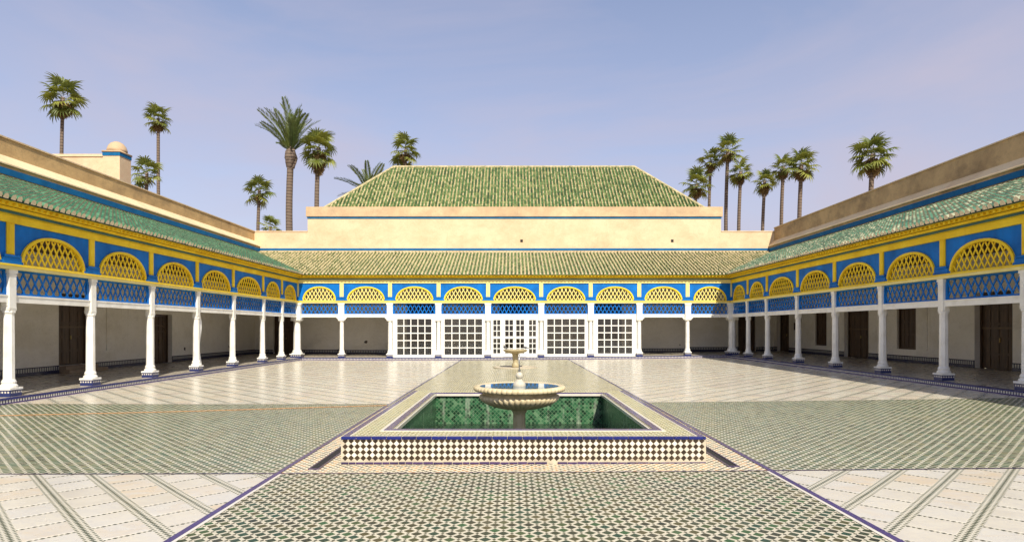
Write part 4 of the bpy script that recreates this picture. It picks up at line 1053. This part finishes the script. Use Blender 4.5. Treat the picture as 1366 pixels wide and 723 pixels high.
# ------------------------------------------------------------ neighbour with small domed turret
tw = thing('domed_turret', 'square cream turret with blue band and small round dome above the left wall', 'tower', (-26.0, 40.0, -1.1))
part('turret_shaft', MB().box(-1.1, 0, 0, 1.18, 0, 14.32), 'cream', tw)
part('blue_band', MB().box(-1.13, .03, -.03, 1.21, 14.32, 14.55), 'blue_trim', tw)
mb = MB(); mb.box(-1.16, .06, -.06, 1.24, 14.552, 14.66)
mb.lathe([(.62, 14.66), (.60, 14.85), (.52, 15.08), (.38, 15.26), (.2, 15.37), (0.0, 15.41)], 24, c=(-.55, .59)); part('dome', mb, 'cap', tw, True)
nb = thing('neighbouring_wall', 'plain cream wall running left from the domed turret behind the left arcade', 'wall', (-31, 40.2, -1.1))
part('wall_face', MB().box(-6, 3.88, 0, .5, 0, 14.3), 'cream', nb); part('wall_coping', MB().box(-6, 3.88, -.06, .56, 14.3, 14.47), 'cream', nb)

# ------------------------------------------------------------ palms
def fan_leaf(seed, dead=False):
    r = random.Random(seed); mb = MB(); PL = 0.95
    if not dead: mb.tube([(0, 0, 0), (.3, 0, .03), (.6, 0, .03), (PL, 0, 0)], lambda t: .022 - .008 * t, 4)
    n = 17; span = R(128) if not dead else R(85)
    for k in range(n):
        a = -span + 2 * span * k / (n - 1) + r.uniform(-.05, .05); L = (1.0 - .22 * abs(a / span) ** 2) * r.uniform(.85, 1.12); w = .072
        droop = r.uniform(.18, .45) * (1.0 if not dead else .5)
        d = Vector((math.cos(a), math.sin(a), 0)); s = Vector((-d.y, d.x, 0)); o = Vector((PL if not dead else .1, 0, 0))
        P = [o, o + d * L * .5 + Vector((0, 0, .05 * L)), o + d * L * .8 - Vector((0, 0, droop * L * .25)), o + d * L * .97 - Vector((0, 0, droop * L * .8))]
        W = [.012, w, w * .6, .006]; vs = []
        for p, ww in zip(P, W): vs += [p - s * ww + Vector((0, 0, ww * .5)), p, p + s * ww + Vector((0, 0, ww * .5))]
        mb.add(vs, [(3 * i + j, 3 * i + j + 1, 3 * i + j + 4, 3 * i + j + 3) for i in range(3) for j in range(2)])
    return mb.mesh('dead_frond' if dead else 'frond', 'fan_dead' if dead else 'fan')
FANS = [fan_leaf(s) for s in (1, 2, 3)]; DEADS = [fan_leaf(s, True) for s in (5, 6)]
def date_leaf(seed):
    r = random.Random(seed); mb = MB(); L = 4.3; N = 46; pts = []
    for i in range(13):
        t = i / 12; pts.append(Vector((L * (t - .06 * t * t), 0, .10 * L * t - .30 * L * t ** 2.6 * .8)))
    mb.tube(pts, lambda t: .04 * (1 - t) + .008, 5)
    def at(t):
        f = t * 12; i = min(11, int(f)); return pts[i].lerp(pts[i + 1], f - i), (pts[min(12, i + 1)] - pts[i]).normalized()
    for k in range(N):
        t = .14 + .86 * k / (N - 1); p, d = at(min(t, .999)); ll = .66 * (math.sin(math.pi * min(1, t * .86 + .1)) ** .6) + .08
        for sy in (-1, 1):
            dr = (d * .78 + Vector((0, sy * .62, .34 + r.uniform(-.15, .15)))).normalized(); s = dr.cross(Vector((0, 0, 1))).normalized() * .034
            e = p + dr * ll * r.uniform(.85, 1.1) - Vector((0, 0, .06 * ll)); m_ = p + dr * ll * .5
            mb.add([p, m_ - s, e, m_ + s], [(0, 1, 2, 3)])
    return mb.mesh('frond', 'date')
DATES = [date_leaf(s) for s in (1, 2)]
GP = -1.1
def at(px, py, Y): return ((px - 683) * Y / 810 + CAMX, Y, 1.85 + (438 - py) * Y / 810)
def trunk(root, top, bend, r0, r1, mat='trunk'):
    H = top[2]; pts = []
    for i in range(15):
        t = i / 14; pts.append((bend * (1 - t) ** 1.6 + .12 * math.sin(t * 7 + bend), 0.1 * math.sin(t * 5), H * t))
    ox, oy = pts[-1][0], pts[-1][1]; pts = [(x - ox, y - oy, z) for x, y, z in pts]
    part('trunk', MB().tube(pts, lambda t: (r0 * (1 - t) + r1 * t) * (1 + .25 * max(0, 1 - t * 12)), 10), mat, root, True)
def fan_palm(px, py, width, hgt, Y, label, bend=0.0, skirt=1.0, nf_=34, seed=0, group='palms beyond the palace', tw_=.2, droop=.34):
    """px,py centre of green crown in the photo"""
    x, y, z = at(px, py, Y); z -= GP; r = random.Random(seed * 7 + 3); s = width * Y / 810 / 2 / 1.8; nf = int(nf_ * .72); tw_ *= .78
    t = thing('fan_palm', label, 'palm tree', (x, y, GP), None, group)
    trunk(t, (0, 0, z), bend, tw_ * 1.25, tw_)
    for k in range(nf):
        el = math.sin(R(88)) * (1 - (k + .5) / nf * (1.42 + droop)); elev = math.asin(max(-.88, min(.99, el))) ; az = k * 2.39996 + r.uniform(-.3, .3)
        put('frond', FANS[k % 3], t, (0, 0, z + (.30 - .85 * (k + .5) / nf + r.uniform(-.1, .1)) * s), (r.uniform(-.5, .5), -elev, az), [s * (r.uniform(.9, 1.1) if k % 4 else .62)] * 3)
    nd = int(26 * skirt)
    for k in range(nd):
        az = k * 2.39996; f = (k + .5) / max(1, nd)
        put('dead_frond', DEADS[k % 2], t, (0.06 * s * math.cos(az), .06 * s * math.sin(az), z - (.35 + 1.15 * f * skirt) * s), (r.uniform(-.5, .5), R(62 + 24 * f) + r.uniform(-.15, .15), az), [s * (1.0 - .42 * f) * r.uniform(.8, 1.1)] * 3)
    return t
fan_palm(84, 130, 60, 55, 62, 'tallest fan palm over the far left wall, green crown with a brown tuft', 0.0, .75, 34, 1)
fan_palm(211, 158, 40, 42, 72, 'slender fan palm with a leaning bent trunk right of the domed turret', 1.0, .7, 32, 2, tw_=.22)
fan_palm(196, 230, 45, 35, 64, 'low fan palm close to the right side of the domed turret', .2, .15, 26, 3, tw_=.2)
fan_palm(346, 254, 42, 35, 68, 'small fan palm with thin trunk left of the feathery date palm', 0, .25, 28, 4, tw_=.22)
fan_palm(361, 302, 34, 30, 62, 'lowest fan palm, only its crown tip over the left corner parapet', 0, .0, 24, 5)
fan_palm(425, 197, 54, 55, 60, 'fan palm with a long skirt of dry brown fronds beside the date palm', -.3, 1.5, 34, 6, tw_=.28)
fan_palm(541, 200, 47, 40, 72, 'fan palm rising behind the left end of the hall roof ridge', 0, .25, 28, 7, tw_=.26)
fan_palm(929, 246, 44, 44, 66, 'bushy low fan palm just over the right slope of the hall roof', 0, .7, 32, 8)
fan_palm(948, 215, 36, 36, 74, 'narrow fan palm left of the tallest one in the right hand group', 0, .5, 28, 9, tw_=.22)
fan_palm(971, 200, 42, 45, 72, 'tallest fan palm of the cluster right of the hall roof', -.5, .55, 32, 10, tw_=.26)
fan_palm(988, 229, 36, 42, 70, 'fan palm with round crown just right of the tallest in its cluster', 0, .9, 30, 11, tw_=.24)
fan_palm(1020, 242, 34, 45, 68, 'shorter fan palm standing alone between the two right hand clusters', -.3, 1.2, 28, 12, tw_=.22)
fan_palm(1045, 222, 37, 42, 70, 'leaning fan palm pressed against its larger right neighbour', -.6, .8, 30, 13, tw_=.24)
fan_palm(1069, 220, 48, 50, 64, 'broad fan palm, right member of the pair near the right wall', 0, .8, 36, 14, tw_=.26)
fan_palm(1164, 206, 57, 70, 58, 'large lone fan palm with drooping crown above the right wall', 0, 1.0, 42, 15, tw_=.27)
# date palm
x, y, z = at(388, 204, 60); z -= GP
dp = thing('date_palm', 'date palm with thick trunk and tall feathery upright fronds left of the hall', 'palm tree', (x, y, GP), None, 'palms beyond the palace')
trunk(dp, (0, 0, z), 0.0, .38, .31)
part('frond_stubs', MB().lathe([(.36, z - 1.5), (.50, z - 1.0), (.58, z - .5), (.48, z + .1), (.25, z + .5), (0, z + .7)], 14, flute=lambda a, zz, i: .07 * math.sin(9 * a + i * 2)), 'trunk', dp)
r = random.Random(5)
for k in range(24):
    f = (k + .5) / 24; elev = R(87 - 58 * f ** 1.1) ; az = k * 2.39996 + r.uniform(-.2, .2)
    put('frond', DATES[k % 2], dp, (0, 0, z), (r.uniform(-.6, .6), -elev, az), [1.12 * r.uniform(.85, 1.12)] * 3)
x, y, z = at(492, 262, 64); z -= GP
d2 = thing('date_palm', 'feathery palm fronds poking out above the left hip of the hall roof', 'palm tree', (x, y, GP), None, 'palms beyond the palace')
trunk(d2, (0, 0, z), 0.0, .35, .3)
for k in range(18):
    f = (k + .5) / 18; elev = R(82 - 75 * f); az = k * 2.39996
    put('frond', DATES[k % 2], d2, (0, 0, z), (r.uniform(-.6, .6), -elev, az), [.85 * r.uniform(.85, 1.1)] * 3)
